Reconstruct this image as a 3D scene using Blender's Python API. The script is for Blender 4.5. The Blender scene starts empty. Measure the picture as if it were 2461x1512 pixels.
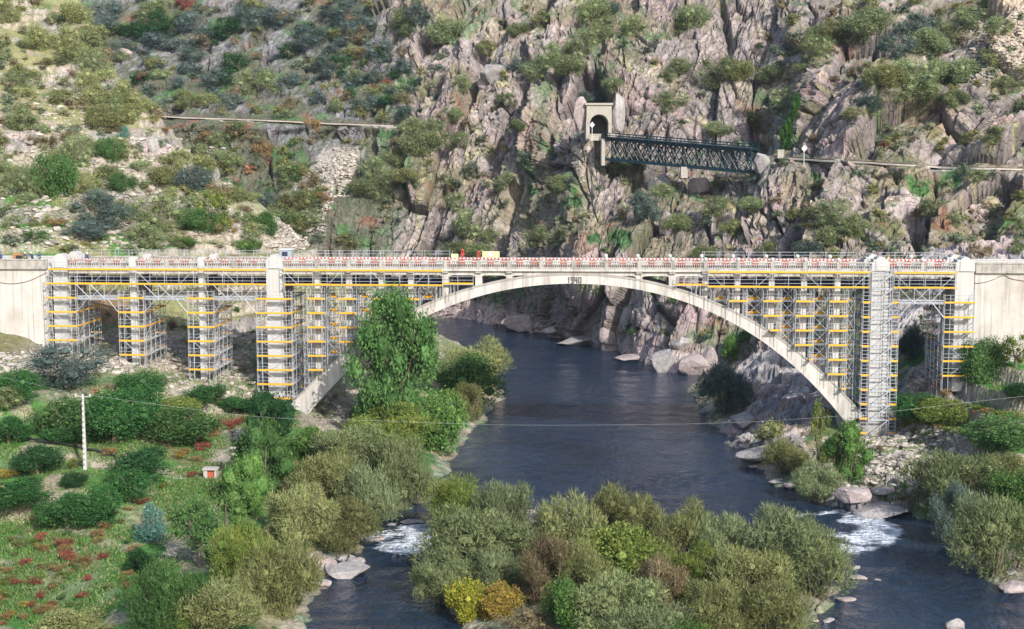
import bpy, math, random
import numpy as np
from mathutils import Matrix, Vector

random.seed(7); RNG = np.random.default_rng(7)
SC = bpy.context.scene
COL = SC.collection

# ---------------------------------------------------------------- camera, sky, sun, exposure
FP, CX, CY = 3306.0, 1230.5, 756.0            # focal length and centre in photo units (2461 wide)
PITCH = math.atan((CY - 400.0) / FP)
CAMZ = 40.0
cam_d = bpy.data.cameras.new('camera'); cam = bpy.data.objects.new('camera', cam_d); COL.objects.link(cam)
cam.location = (0, 0, CAMZ); cam.rotation_euler = (math.pi / 2 - PITCH, 0, 0)
cam_d.sensor_width = 36; cam_d.lens = 36 * FP / 2461.0; cam_d.clip_start = 1; cam_d.clip_end = 3000
SC.camera = cam
SUN_EL, SUN_AZ = math.radians(33), math.radians(148)      # azimuth clockwise from +Y (north): sun behind the camera, to the right
w = bpy.data.worlds.new('World'); SC.world = w; w.use_nodes = True
nt = w.node_tree; nt.nodes.clear()
sky = nt.nodes.new('ShaderNodeTexSky'); sky.sky_type = 'NISHITA'; sky.sun_disc = False
sky.sun_elevation = SUN_EL; sky.sun_rotation = SUN_AZ; sky.air_density = 1.0; sky.dust_density = 1.5
bg = nt.nodes.new('ShaderNodeBackground'); bg.inputs['Strength'].default_value = 0.15
wo = nt.nodes.new('ShaderNodeOutputWorld')
nt.links.new(sky.outputs[0], bg.inputs[0]); nt.links.new(bg.outputs[0], wo.inputs[0])
sl = bpy.data.lights.new('sun', 'SUN'); sl.energy = 3.7; sl.angle = math.radians(0.55); sl.color = (1.0, 0.955, 0.9)
sun = bpy.data.objects.new('sun', sl); COL.objects.link(sun)
sd = Vector((math.sin(SUN_AZ) * math.cos(SUN_EL), math.cos(SUN_AZ) * math.cos(SUN_EL), math.sin(SUN_EL)))
sun.rotation_euler = sd.to_track_quat('Z', 'Y').to_euler(); sun.location = (60, -60, 160)
SC.view_settings.view_transform = 'Standard'; SC.view_settings.look = 'None'
SC.view_settings.gamma = 1; SC.view_settings.use_curve_mapping = False
SC.view_settings.exposure = 0.74
SC.render.engine = 'CYCLES'; SC.cycles.max_bounces = 5; SC.cycles.diffuse_bounces = 2; SC.cycles.glossy_bounces = 2
SC.cycles.transmission_bounces = 2; SC.cycles.transparent_max_bounces = 4; SC.cycles.caustics_reflective = False
SC.cycles.caustics_refractive = False

# ---------------------------------------------------------------- pixel <-> place helpers
cp, sp = math.cos(PITCH), math.sin(PITCH)
def rayk(px, py):                              # dx/dy, dz/dy of the view ray
    v = CY - py
    dy = FP * cp + v * sp; dz = -FP * sp + v * cp
    return (px - CX) / dy, dz / dy
def W(px, py, d):
    a, b = rayk(px, py); return (a * d, d, CAMZ + b * d)
def WZ(px, py, z=0.0):
    a, b = rayk(px, py); d = (z - CAMZ) / b; return (a * d, d, z)
def proj(P):
    P = np.asarray(P, float); x = P[..., 0]; y = P[..., 1]; z = P[..., 2] - CAMZ
    dep = y * cp - z * sp; up = y * sp + z * cp
    return CX + FP * x / dep, CY - FP * up / dep

# ---------------------------------------------------------------- numpy noise
def h2(i, j, k=0):
    i = i.astype(np.int64); j = j.astype(np.int64)
    n = (i * 374761393 + j * 668265263 + (k * 1442695041 + 97) * 40503) & 0x7fffffff
    n = ((n ^ (n >> 13)) * 1274126177) & 0x7fffffff
    n = ((n ^ (n >> 15)) * 2246822519) & 0x7fffffff
    return ((n ^ (n >> 12)) & 0xffffff) / float(0xffffff)
def vn(x, y, k=0):
    x = np.asarray(x, float); y = np.asarray(y, float)
    i = np.floor(x); j = np.floor(y); u = x - i; v = y - j
    u = u * u * (3 - 2 * u); v = v * v * (3 - 2 * v)
    return (h2(i, j, k) * (1 - u) + h2(i + 1, j, k) * u) * (1 - v) + (h2(i, j + 1, k) * (1 - u) + h2(i + 1, j + 1, k) * u) * v
def fbm(x, y, oct=4, k=0):
    s = 0; a = .5; t = 0
    for o in range(oct):
        s = s + a * vn(x * 2 ** o, y * 2 ** o, k + o * 7); t += a; a *= .5
    return s / t
def worley(x, y, k=0, jit=.85):
    """faceted blocks: per cell random offset and tilt; returns height(-1..1), edge distance, cell id"""
    x = np.asarray(x, float); y = np.asarray(y, float)
    i = np.floor(x); j = np.floor(y)
    f1 = np.full(x.shape, 9.); f2 = np.full(x.shape, 9.); hh = np.zeros(x.shape); cid = np.zeros(x.shape)
    for a in (-1, 0, 1):
        for b in (-1, 0, 1):
            ci, cj = i + a, j + b
            cx = ci + .5 + jit * (h2(ci, cj, k) - .5); cy = cj + .5 + jit * (h2(ci, cj, k + 1) - .5)
            dx = x - cx; dy = y - cy; d = np.sqrt(dx * dx + dy * dy)
            off = h2(ci, cj, k + 2) * 2 - 1; gx = h2(ci, cj, k + 3) * 2 - 1; gy = h2(ci, cj, k + 4) * 2 - 1
            hv = off * .7 + 1.1 * gx * dx + .9 * gy * dy
            near = d < f1
            f2 = np.where(near, f1, np.minimum(f2, d)); f1 = np.where(near, d, f1)
            hh = np.where(near, hv, hh); cid = np.where(near, h2(ci, cj, k + 5), cid)
    return hh, f2 - f1, cid
def sst(a, b, x):
    t = np.clip((x - a) / (b - a), 0, 1); return t * t * (3 - 2 * t)

# ---------------------------------------------------------------- materials
def newmat(name):
    m = bpy.data.materials.new(name); m.use_nodes = True; n = m.node_tree
    b = n.nodes['Principled BSDF']; return m, n, b
def lk(n, a, b): n.links.new(a, b)
def simple(name, col, rough=.7, metal=0, noise=0.0, scale=3.0, bump=0.0):
    m, n, b = newmat(name)
    b.inputs['Base Color'].default_value = (*col, 1); b.inputs['Roughness'].default_value = rough
    b.inputs['Metallic'].default_value = metal
    if noise:
        tc = n.nodes.new('ShaderNodeTexCoord'); t = n.nodes.new('ShaderNodeTexNoise'); t.inputs['Scale'].default_value = scale
        t.inputs['Detail'].default_value = 6
        r = n.nodes.new('ShaderNodeMapRange'); r.inputs[3].default_value = 1 - noise; r.inputs[4].default_value = 1 + noise * .6
        mx = n.nodes.new('ShaderNodeVectorMath'); mx.operation = 'SCALE'; mx.inputs[0].default_value = col
        lk(n, tc.outputs['Object'], t.inputs['Vector']); lk(n, t.outputs[0], r.inputs[0]); lk(n, r.outputs[0], mx.inputs['Scale'])
        lk(n, mx.outputs[0], b.inputs['Base Color'])
        if bump:
            bp = n.nodes.new('ShaderNodeBump'); bp.inputs['Strength'].default_value = bump; bp.inputs['Distance'].default_value = .1
            lk(n, t.outputs[0], bp.inputs['Height']); lk(n, bp.outputs[0], b.inputs['Normal'])
    return m
def concrete(name, col, stain=(.22, .17, .12), amt=.5, scale=(.9, .9, .22)):
    m, n, b = newmat(name); b.inputs['Roughness'].default_value = .85
    g = n.nodes.new('ShaderNodeNewGeometry')
    mp = n.nodes.new('ShaderNodeMapping'); mp.inputs['Scale'].default_value = scale
    t1 = n.nodes.new('ShaderNodeTexNoise'); t1.inputs['Scale'].default_value = .9; t1.inputs['Detail'].default_value = 8; t1.inputs['Roughness'].default_value = .65
    t2 = n.nodes.new('ShaderNodeTexNoise'); t2.inputs['Scale'].default_value = 9; t2.inputs['Detail'].default_value = 5
    r = n.nodes.new('ShaderNodeValToRGB'); r.color_ramp.elements[0].position = .45; r.color_ramp.elements[1].position = .78
    r.color_ramp.elements[0].color = (0, 0, 0, 1); r.color_ramp.elements[1].color = (amt, amt, amt, 1)
    mx = n.nodes.new('ShaderNodeMix'); mx.data_type = 'RGBA'; mx.inputs[6].default_value = (*col, 1); mx.inputs[7].default_value = (*stain, 1)
    m2 = n.nodes.new('ShaderNodeMix'); m2.data_type = 'RGBA'; m2.blend_type = 'MULTIPLY'; m2.inputs[0].default_value = .35
    lk(n, g.outputs['Position'], mp.inputs['Vector']); lk(n, mp.outputs[0], t1.inputs['Vector']); lk(n, g.outputs['Position'], t2.inputs['Vector'])
    lk(n, t1.outputs[0], r.inputs[0]); lk(n, r.outputs[0], mx.inputs[0]); lk(n, mx.outputs[2], m2.inputs[6]); lk(n, t2.outputs['Color'], m2.inputs[7])
    mp2 = n.nodes.new('ShaderNodeMapping'); mp2.inputs['Scale'].default_value = (2.6, 2.6, .1)
    t3 = n.nodes.new('ShaderNodeTexNoise'); t3.inputs['Scale'].default_value = 1.0; t3.inputs['Detail'].default_value = 5
    r3 = n.nodes.new('ShaderNodeMapRange'); r3.inputs[1].default_value = .52; r3.inputs[2].default_value = .72; r3.inputs[3].default_value = 1.0; r3.inputs[4].default_value = 1 - .5 * amt
    sc3 = n.nodes.new('ShaderNodeVectorMath'); sc3.operation = 'SCALE'
    lk(n, g.outputs['Position'], mp2.inputs['Vector']); lk(n, mp2.outputs[0], t3.inputs['Vector']); lk(n, t3.outputs[0], r3.inputs[0])
    lk(n, m2.outputs[2], sc3.inputs[0]); lk(n, r3.outputs[0], sc3.inputs['Scale']); lk(n, sc3.outputs[0], b.inputs['Base Color'])
    bp = n.nodes.new('ShaderNodeBump'); bp.inputs['Strength'].default_value = .3; bp.inputs['Distance'].default_value = .04
    lk(n, t2.outputs[0], bp.inputs['Height']); lk(n, bp.outputs[0], b.inputs['Normal'])
    return m
def attr_ground(name, bump=.6, bscale=1.2, crack=True, rough=.9, var=.5):
    """colour from the mesh's own colour attribute 'tint', fine grain and relief from noise"""
    m, n, b = newmat(name); b.inputs['Roughness'].default_value = rough; b.inputs['Specular IOR Level'].default_value = .25
    at = n.nodes.new('ShaderNodeAttribute'); at.attribute_name = 'tint'
    g = n.nodes.new('ShaderNodeNewGeometry')
    mp = n.nodes.new('ShaderNodeMapping'); mp.inputs['Scale'].default_value = (1, .8, .72); mp.inputs['Rotation'].default_value = (0, -.3, 0)
    t1 = n.nodes.new('ShaderNodeTexNoise'); t1.inputs['Scale'].default_value = bscale; t1.inputs['Detail'].default_value = 9; t1.inputs['Roughness'].default_value = .68
    r = n.nodes.new('ShaderNodeMapRange'); r.inputs[1].default_value = .3; r.inputs[2].default_value = .72
    r.inputs[3].default_value = 1 - var; r.inputs[4].default_value = 1 + var * .7
    mx = n.nodes.new('ShaderNodeVectorMath'); mx.operation = 'SCALE'
    lk(n, g.outputs['Position'], mp.inputs['Vector']); lk(n, mp.outputs[0], t1.inputs['Vector']); lk(n, t1.outputs[0], r.inputs[0])
    lk(n, at.outputs['Color'], mx.inputs[0]); lk(n, r.outputs[0], mx.inputs['Scale'])
    out = mx.outputs[0]
    bp = n.nodes.new('ShaderNodeBump'); bp.inputs['Strength'].default_value = bump; bp.inputs['Distance'].default_value = .6
    hgt = t1.outputs[0]
    if crack:
        v = n.nodes.new('ShaderNodeTexVoronoi'); v.feature = 'DISTANCE_TO_EDGE'; v.inputs['Scale'].default_value = .5
        wv = n.nodes.new('ShaderNodeMix'); wv.data_type = 'VECTOR'; wv.inputs[0].default_value = .3
        lk(n, mp.outputs[0], wv.inputs[4]); lk(n, t1.outputs['Color'], wv.inputs[5]); lk(n, wv.outputs[1], v.inputs['Vector'])
        rr = n.nodes.new('ShaderNodeMapRange'); rr.inputs[1].default_value = 0; rr.inputs[2].default_value = .05
        lk(n, v.outputs['Distance'], rr.inputs[0])
        ad = n.nodes.new('ShaderNodeMath'); ad.operation = 'MULTIPLY_ADD'; ad.inputs[1].default_value = .35
        lk(n, rr.outputs[0], ad.inputs[0]); lk(n, t1.outputs[0], ad.inputs[2]); hgt = ad.outputs[0]
    lk(n, hgt, bp.inputs['Height']); lk(n, bp.outputs[0], b.inputs['Normal']); lk(n, out, b.inputs['Base Color'])
    return m
def leafmat(name, c1, c2, trans=.25, sc=6.0):
    m, n, b = newmat(name); n.nodes.remove(b)
    o = n.nodes['Material Output']
    tc = n.nodes.new('ShaderNodeTexCoord'); oi = n.nodes.new('ShaderNodeObjectInfo')
    t = n.nodes.new('ShaderNodeTexNoise'); t.inputs['Scale'].default_value = sc; t.inputs['Detail'].default_value = 3
    wn = n.nodes.new('ShaderNodeTexWhiteNoise'); g = n.nodes.new('ShaderNodeNewGeometry')
    lk(n, tc.outputs['Object'], t.inputs['Vector'])
    r = n.nodes.new('ShaderNodeMapRange'); r.inputs[1].default_value = .35; r.inputs[2].default_value = .65
    lk(n, t.outputs[0], r.inputs[0])
    mx = n.nodes.new('ShaderNodeMix'); mx.data_type = 'RGBA'; mx.inputs[6].default_value = (*c1, 1); mx.inputs[7].default_value = (*c2, 1)
    lk(n, r.outputs[0], mx.inputs[0])
    ra = n.nodes.new('ShaderNodeMath'); ra.operation = 'MULTIPLY_ADD'; ra.inputs[1].default_value = .45; ra.inputs[2].default_value = .78
    lk(n, oi.outputs['Random'], ra.inputs[0])
    ri = n.nodes.new('ShaderNodeMath'); ri.operation = 'MULTIPLY_ADD'; ri.inputs[1].default_value = .8; ri.inputs[2].default_value = .6
    lk(n, g.outputs['Random Per Island'], ri.inputs[0])
    mu = n.nodes.new('ShaderNodeMath'); mu.operation = 'MULTIPLY'; lk(n, ra.outputs[0], mu.inputs[0]); lk(n, ri.outputs[0], mu.inputs[1])
    s = n.nodes.new('ShaderNodeVectorMath'); s.operation = 'SCALE'; lk(n, mx.outputs[2], s.inputs[0]); lk(n, mu.outputs[0], s.inputs['Scale'])
    d = n.nodes.new('ShaderNodeBsdfDiffuse'); tr = n.nodes.new('ShaderNodeBsdfTranslucent'); ms = n.nodes.new('ShaderNodeMixShader'); ms.inputs[0].default_value = trans
    lk(n, s.outputs[0], d.inputs[0]); lk(n, s.outputs[0], tr.inputs[0]); lk(n, d.outputs[0], ms.inputs[1]); lk(n, tr.outputs[0], ms.inputs[2])
    lk(n, ms.outputs[0], o.inputs['Surface'])
    return m

M = {}
M['concrete'] = concrete('bridge_concrete', (.60, .575, .53), stain=(.27, .22, .17), amt=.75)
M['wallconc'] = concrete('wall_concrete', (.58, .555, .51), stain=(.34, .27, .2), amt=.75, scale=(.22, .22, .22))
M['whitewash'] = concrete('white_concrete', (.56, .55, .525), amt=.3)
M['oldconc'] = concrete('weathered_concrete', (.46, .43, .38), stain=(.1, .09, .08), amt=.8, scale=(1, 1, .5))
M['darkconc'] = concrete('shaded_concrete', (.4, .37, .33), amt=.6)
M['steel'] = simple('galvanised_tube', (.47, .49, .52), .45, .4)
M['yellow'] = simple('yellow_board', (.74, .37, .012), .55, 0, .25, 1.5)
M['plank'] = simple('platform_deck', (.5, .5, .5), .6, .2, .3, 1.5)
M['navy'] = simple('navy_pipe', (.02, .03, .07), .4)
M['red'] = simple('red_plastic', (.5, .045, .03), .45)
M['white'] = simple('white_plastic', (.64, .64, .63), .45)
M['black'] = simple('dark_paint', (.02, .02, .02), .5)
M['truss'] = simple('bluegreen_paint', (.004, .024, .036), .45, .1, .2, 2)
M['stone'] = simple('cut_stone', (.36, .33, .28), .9, 0, .35, 2.2, .5)
M['pale'] = simple('pale_render', (.42, .38, .32), .95, 0, .5, .6, .6)
M['ballast'] = simple('track_ballast', (.16, .13, .11), .9, 0, .4, 3, .5)
M['bark'] = simple('bark', (.17, .13, .1), .9, 0, .3, 3)
M['palebark'] = simple('pale_bark', (.4, .36, .3), .9, 0, .3, 3)
M['rust'] = simple('rusty_rail', (.1, .045, .03), .7)
M['hivis'] = simple('hivis_vest', (.42, .55, .12), .7)
M['blue'] = simple('blue_cloth', (.04, .07, .16), .8)
M['skin'] = simple('skin', (.45, .27, .19), .6)
M['orange'] = simple('orange_paint', (.32, .17, .07), .5)
M['greybox'] = simple('grey_panel', (.3, .33, .36), .4)
M['paleyellow'] = simple('pale_yellow_panel', (.55, .54, .28), .5)
M['cliff'] = attr_ground('cliff_rock', 1.0, .9, True, .9, .5)
M['ground'] = attr_ground('bank_ground', .7, 2.2, False, .95, .45)
M['talus'] = simple('ledge_talus', (.22, .205, .14), .95, 0, .5, .5, .6)
M['kioskwall'] = simple('kiosk_wall', (.42, .38, .34), .9, 0, .35, 3)
M['door'] = simple('painted_door', (.42, .09, .045), .6, 0, .3, 4)
M['fruit'] = simple('orange_fruit', (.55, .42, .12), .5)
def tintleaf():
    m, n, b = newmat('leaf_scrub'); n.nodes.remove(b); o = n.nodes['Material Output']
    at = n.nodes.new('ShaderNodeAttribute'); at.attribute_name = 'tint'; g = n.nodes.new('ShaderNodeNewGeometry')
    ri = n.nodes.new('ShaderNodeMath'); ri.operation = 'MULTIPLY_ADD'; ri.inputs[1].default_value = .8; ri.inputs[2].default_value = .6
    lk(n, g.outputs['Random Per Island'], ri.inputs[0]); s = n.nodes.new('ShaderNodeVectorMath'); s.operation = 'SCALE'
    lk(n, at.outputs['Color'], s.inputs[0]); lk(n, ri.outputs[0], s.inputs['Scale']); d = n.nodes.new('ShaderNodeBsdfDiffuse'); lk(n, s.outputs[0], d.inputs[0]); lk(n, d.outputs[0], o.inputs['Surface']); return m
M['scrub'] = tintleaf()

# ---------------------------------------------------------------- mesh helpers
def link(o): COL.objects.link(o); return o
def arr_mesh(name, V, Fq, mat=None, smooth=False, tint=None):
    """mesh from numpy verts (n,3) and faces (m,3|4)"""
    V = np.ascontiguousarray(V, np.float32); Fq = np.ascontiguousarray(Fq, np.int32); k = Fq.shape[1]
    me = bpy.data.meshes.new(name); me.vertices.add(len(V)); me.vertices.foreach_set('co', V.ravel())
    me.loops.add(Fq.size); me.loops.foreach_set('vertex_index', Fq.ravel())
    me.polygons.add(len(Fq)); me.polygons.foreach_set('loop_start', np.arange(0, Fq.size, k, dtype=np.int32))
    me.polygons.foreach_set('loop_total', np.full(len(Fq), k, np.int32))
    me.polygons.foreach_set('use_smooth', np.full(len(Fq), smooth, bool))
    if tint is not None:
        a = me.color_attributes.new('tint', 'FLOAT_COLOR', 'POINT')
        a.data.foreach_set('color', np.concatenate([tint, np.ones((len(V), 1))], 1).astype(np.float32).ravel())
    me.update(); me.validate()
    if mat: me.materials.append(mat)
    return me
class MB:
    def __init__(s): s.v = []; s.f = []
    def box(s, x0, x1, y0, y1, z0, z1):
        k = len(s.v); s.v += [(x0, y0, z0), (x1, y0, z0), (x1, y1, z0), (x0, y1, z0), (x0, y0, z1), (x1, y0, z1), (x1, y1, z1), (x0, y1, z1)]
        s.f += [tuple(k + i for i in q) for q in ((0, 3, 2, 1), (4, 5, 6, 7), (0, 1, 5, 4), (1, 2, 6, 5), (2, 3, 7, 6), (3, 0, 4, 7))]; return s
    def prism(s, pts, y0, y1):
        """outline pts (x,z) counter-clockwise seen from -y, extruded y0..y1"""
        k = len(s.v); n = len(pts); s.v += [(p[0], y0, p[1]) for p in pts] + [(p[0], y1, p[1]) for p in pts]
        s.f.append(tuple(range(k, k + n))); s.f.append(tuple(range(k + 2 * n - 1, k + n - 1, -1)))
        for i in range(n):
            j = (i + 1) % n; s.f.append((k + i, k + n + i, k + n + j, k + j))
        return s
    def bar(s, a, b, r, n=5, r2=None):
        a = Vector(a); b = Vector(b); d = (b - a).normalized(); u = d.orthogonal().normalized(); v = d.cross(u); k = len(s.v)
        r2 = r if r2 is None else r2
        for c, q in ((a, r), (b, r2)):
            for i in range(n):
                t = 2 * math.pi * i / n; p = c + (u * math.cos(t) + v * math.sin(t)) * q; s.v.append(tuple(p))
        for i in range(n):
            j = (i + 1) % n; s.f.append((k + i, k + j, k + n + j, k + n + i))
        s.f.append(tuple(k + n - 1 - i for i in range(n))); s.f.append(tuple(k + n + i for i in range(n))); return s
    def lathe(s, c, prof, n=6):
        k = len(s.v)
        for r, z in prof:
            for i in range(n):
                t = 2 * math.pi * i / n; s.v.append((c[0] + r * math.cos(t), c[1] + r * math.sin(t), c[2] + z))
        for q in range(len(prof) - 1):
            for i in range(n):
                j = (i + 1) % n; s.f.append((k + q * n + i, k + q * n + j, k + (q + 1) * n + j, k + (q + 1) * n + i))
        s.f.append(tuple(k + n - 1 - i for i in range(n))); s.f.append(tuple(k + (len(prof) - 1) * n + i for i in range(n))); return s
    def mesh(s, name, mat=None):
        me = bpy.data.meshes.new(name); me.from_pydata(s.v, [], s.f); me.update()
        if mat: me.materials.append(mat)
        return me
def ob(name, me, parent=None, loc=None, mat=None, rot=None, scale=None):
    o = bpy.data.objects.new(name, me); link(o)
    if parent: o.parent = parent
    if loc is not None: o.location = loc
    if rot is not None: o.rotation_euler = rot
    if scale is not None: o.scale = scale
    if mat is not None and me.materials:
        o.material_slots[0].link = 'OBJECT'; o.material_slots[0].material = mat
    return o
def tag(o, label=None, cat=None, group=None, kind=None):
    if label: o['label'] = label
    if cat: o['category'] = cat
    if group: o['group'] = group
    if kind: o['kind'] = kind
    return o
def empty(name, loc=(0, 0, 0), rz=0, **k):
    o = bpy.data.objects.new(name, None); link(o); o.location = loc; o.rotation_euler = (0, 0, rz); return tag(o, **k)
_t = MB(); _t.bar((0, 0, 0), (0, 0, 1), 1, 6)
def unit_meshes(mats):
    d = {}
    for k in mats:
        d['tube_' + k] = _t.mesh('tube', M[k]); d['box_' + k] = MB().box(-.5, .5, -.5, .5, -.5, .5).mesh('board', M[k])
    return d
UM = unit_meshes(['steel', 'yellow', 'plank', 'truss', 'navy', 'white', 'red', 'black', 'concrete', 'rust'])
def tube(name, a, b, r, parent, mk='steel', off=(0, 0, 0)):
    a = Vector(a) - Vector(off); b = Vector(b) - Vector(off); d = b - a
    o = bpy.data.objects.new(name, UM['tube_' + mk]); link(o); o.parent = parent
    o.location = a; o.rotation_euler = d.to_track_quat('Z', 'Y').to_euler(); o.scale = (r, r, d.length); return o
def brd(name, x0, x1, y0, y1, z0, z1, parent, mk='yellow', off=(0, 0, 0)):
    o = bpy.data.objects.new(name, UM['box_' + mk]); link(o); o.parent = parent
    o.location = ((x0 + x1) / 2 - off[0], (y0 + y1) / 2 - off[1], (z0 + z1) / 2 - off[2]); o.scale = (abs(x1 - x0), abs(y1 - y0), abs(z1 - z0)); return o

# ================================================================ THE LARGE STRUCTURE: terrain
def catmull(A, n):
    """resample axis 0 of A (k,...) to n samples, Catmull-Rom"""
    k = A.shape[0]; t = np.linspace(0, k - 1.0001, n); i = np.floor(t).astype(int); u = (t - i).reshape(-1, *([1] * (A.ndim - 1)))
    g = lambda q: A[np.clip(q, 0, k - 1)]
    p0, p1, p2, p3 = g(i - 1), g(i), g(i + 1), g(i + 2)
    return .5 * ((2 * p1) + (-p0 + p2) * u + (2 * p0 - 5 * p1 + 4 * p2 - p3) * u * u + (-p0 + 3 * p1 - 3 * p2 + p3) * u ** 3)
def grid_faces(nu, nv):
    a = np.arange(nv * nu).reshape(nv, nu)
    return np.stack([a[:-1, :-1], a[:-1, 1:], a[1:, 1:], a[1:, :-1]], -1).reshape(-1, 4)
def grid_normals(G):
    du = np.gradient(G, axis=1); dv = np.gradient(G, axis=0); n = np.cross(du, dv)
    return n / (np.linalg.norm(n, axis=-1, keepdims=True) + 1e-9)
def mixc(a, b, t): return a * (1 - t[..., None]) + np.asarray(b) * t[..., None]

# ---- the rocky hillside across the river (rows from under water to above the frame)
CP = [-150, 150, 400, 600, 800, 950, 1100, 1250, 1400, 1480, 1600, 1750, 1850, 2000, 2200, 2461, 2750]
CR = {
 -90: [570, 560, 545, 530, 520, 500, 480, 465, 450, 445, 435, 425, 420, 400, 388, 375, 370],
 100: [510, 505, 500, 490, 480, 460, 440, 425, 412, 408, 400, 390, 386, 356, 346, 330, 325],
 200: [480, 475, 470, 462, 452, 435, 420, 405, 392, 388, 380, 378, 374, 332, 324, 313, 308],
 285: [440, 435, 430, 425, 418, 408, 404, 390, 372, 370, 368, 368, 360, 319, 308, 302, 298],
 330: [432, 428, 424, 418, 412, 402, 398, 384, 352, 362, 364, 364, 348, 314, 302, 296, 292],
 385: [425, 420, 414, 408, 402, 396, 392, 378, 344, 356, 360, 358, 324, 304, 293, 285, 281],
 420: [418, 414, 408, 402, 396, 390, 388, 374, 341, 345, 350, 344, 312, 299, 285, 278, 273],
 500: [408, 404, 398, 390, 386, 382, 380, 364, 328, 326, 324, 318, 302, 288, 276, 268, 264],
 610: [398, 395, 388, 382, 378, 374, 372, 350, 312, 306, 300, 294, 284, 268, 258, 254, 250],
 700: [394, 392, 386, 380, 375, 371, 368, 344, 306, 298, 286, 278, 268, 254, 244, 241, 238]}
rows = []
for py in sorted(CR, reverse=True): rows.append([W(px, py, d) for px, d in zip(CP, CR[py])])
wl = [(750, 385)] * 6 + [(765, 362), (790, 340), (830, 310), (853, 292), (890, 268), (905, 260), (870, 247), (860, 230), (800, 224), (790, 222), (790, 220)]
rows.insert(0, [W(px, py, d) for px, (py, d) in zip(CP, wl)])
rows.insert(0, [(W(px, py, d)[0], W(px, py, d)[1] - 4, W(px, py, d)[2] - 5) for px, (py, d) in zip(CP, wl)])
L = np.array(rows)                                            # (rows, cols, 3)
NU, NV = 1040, 430
G1 = catmull(L, NV); kc = L.shape[1]
_D = catmull(G1.transpose(1, 0, 2), 900).transpose(1, 0, 2)      # even grid, only to measure lengths along the face
_sc = np.concatenate([[0], np.cumsum(np.hypot(np.diff(_D[..., 0], axis=1), np.diff(_D[..., 1], axis=1)).mean(0))])
_th = np.concatenate([[0], np.cumsum(np.linalg.norm(np.diff(_D, axis=0), axis=-1).mean(1))])
SHR = .36 * _th / _sc[-1] * (kc - 1)                              # the mesh columns lean with the rock joints
TU = np.clip(np.linspace(-SHR[-1], kc - 1, NU)[None] + SHR[:, None], 0, kc - 1.0001)
_i = np.floor(TU).astype(int); _u = (TU - _i)[..., None]; _r = np.arange(NV)[:, None]; _g = lambda q: G1[_r, np.clip(q, 0, kc - 1)]
p0, p1_, p2_, p3_ = _g(_i - 1), _g(_i), _g(_i + 1), _g(_i + 2)
G = .5 * ((2 * p1_) + (-p0 + p2_) * _u + (2 * p0 - 5 * p1_ + 4 * p2_ - p3_) * _u ** 2 + (-p0 + 3 * p1_ - 3 * p2_ + p3_) * _u ** 3)
N0 = grid_normals(G)
X, Y, Z = G[..., 0], G[..., 1], G[..., 2]
PX, PY = proj(G)
s_ = np.interp(TU, np.linspace(0, kc - 1, 900), _sc)                # coordinates along the face
dt_ = np.linalg.norm(np.diff(G, axis=0), axis=-1); t_ = np.concatenate([np.zeros((1, NU)), np.cumsum(dt_, axis=0)], 0) * .9
lean = s_ - .38 * t_
wob = (fbm(s_ / 14, t_ / 14, 3, 3) - .5) * 5
b1, e1, i1 = worley((lean + wob) / 9.5, (t_ + wob) / 24.0, 11)
b2, e2, i2 = worley((lean + wob * .5) / 3.6, (t_ + wob) / 10.5, 23)
b3, e3, i3 = worley((lean + wob * .3) / 1.3, (t_) / 3.6, 37)
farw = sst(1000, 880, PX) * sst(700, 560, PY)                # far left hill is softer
rail = sst(26, 6, np.abs(PY - np.interp(PX, [380, 940, 1450, 1855, 2461], [284, 300, 335, 382, 404]))) * ((PX < 960) | (PX > 1850))
scree = sst(60, 25, np.abs((PX - 760) * .79 + (PY - 430) * .61)) * sst(330, 370, PY) * sst(640, 560, PY) * sst(560, 600, PX)
waterrock = sst(130, 40, PY - 0) * 0
lowr = sst(16, 6, Z) * sst(1030, 1100, PX) * sst(1900, 1750, PX)          # smoother water-worn rock low down
amp = (1 - .45 * lowr) * (1 - .45 * farw) * (1 - .85 * rail) * (1 - .9 * scree)
crk = lambda e, w: -(1 - sst(0, w, e))
soft = sst(-.05, .35, fbm(s_ / 30, t_ / 22, 3, 51) - .47)     # patches of gentler, grown-over slope
disp = amp * ((1 - .35 * soft) * (4.6 * b1 + 2.6 * crk(e1, .09)) + (1 - .5 * soft) * (1.15 * b2 + .75 * crk(e2, .10)) + (.15 + .4 * sst(.4, .6, i2)) * b3 + .25 * crk(e3, .14))
b4, e4, i4 = worley((lean + wob) / 5.5, (t_ - .25 * s_ + wob) / 4.6, 57)
disp += amp * (.75 * b4 + .55 * crk(e4, .09))
disp += (fbm(s_ / 2.2, t_ / 3.5, 4, 5) - .5) * .55
G = G + N0 * disp[..., None]
# the ledge cut for the railway
RAILY = np.interp(PX, [380, 940, 1450, 1855, 2461, 2700], [281, 303, 335, 381, 406, 412])
cut = sst(.8, -1.6, PY - RAILY) * sst(-75, -12, PY - RAILY) * np.maximum(sst(975, 955, PX), sst(1835, 1856, PX))
G = G + np.stack([cut * 0, cut * 3.2, cut * 0], -1)
kerb = sst(3.2, 1.2, np.abs(PY - RAILY - 1.5)) * np.maximum(sst(975, 955, PX), sst(1835, 1856, PX))
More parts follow.
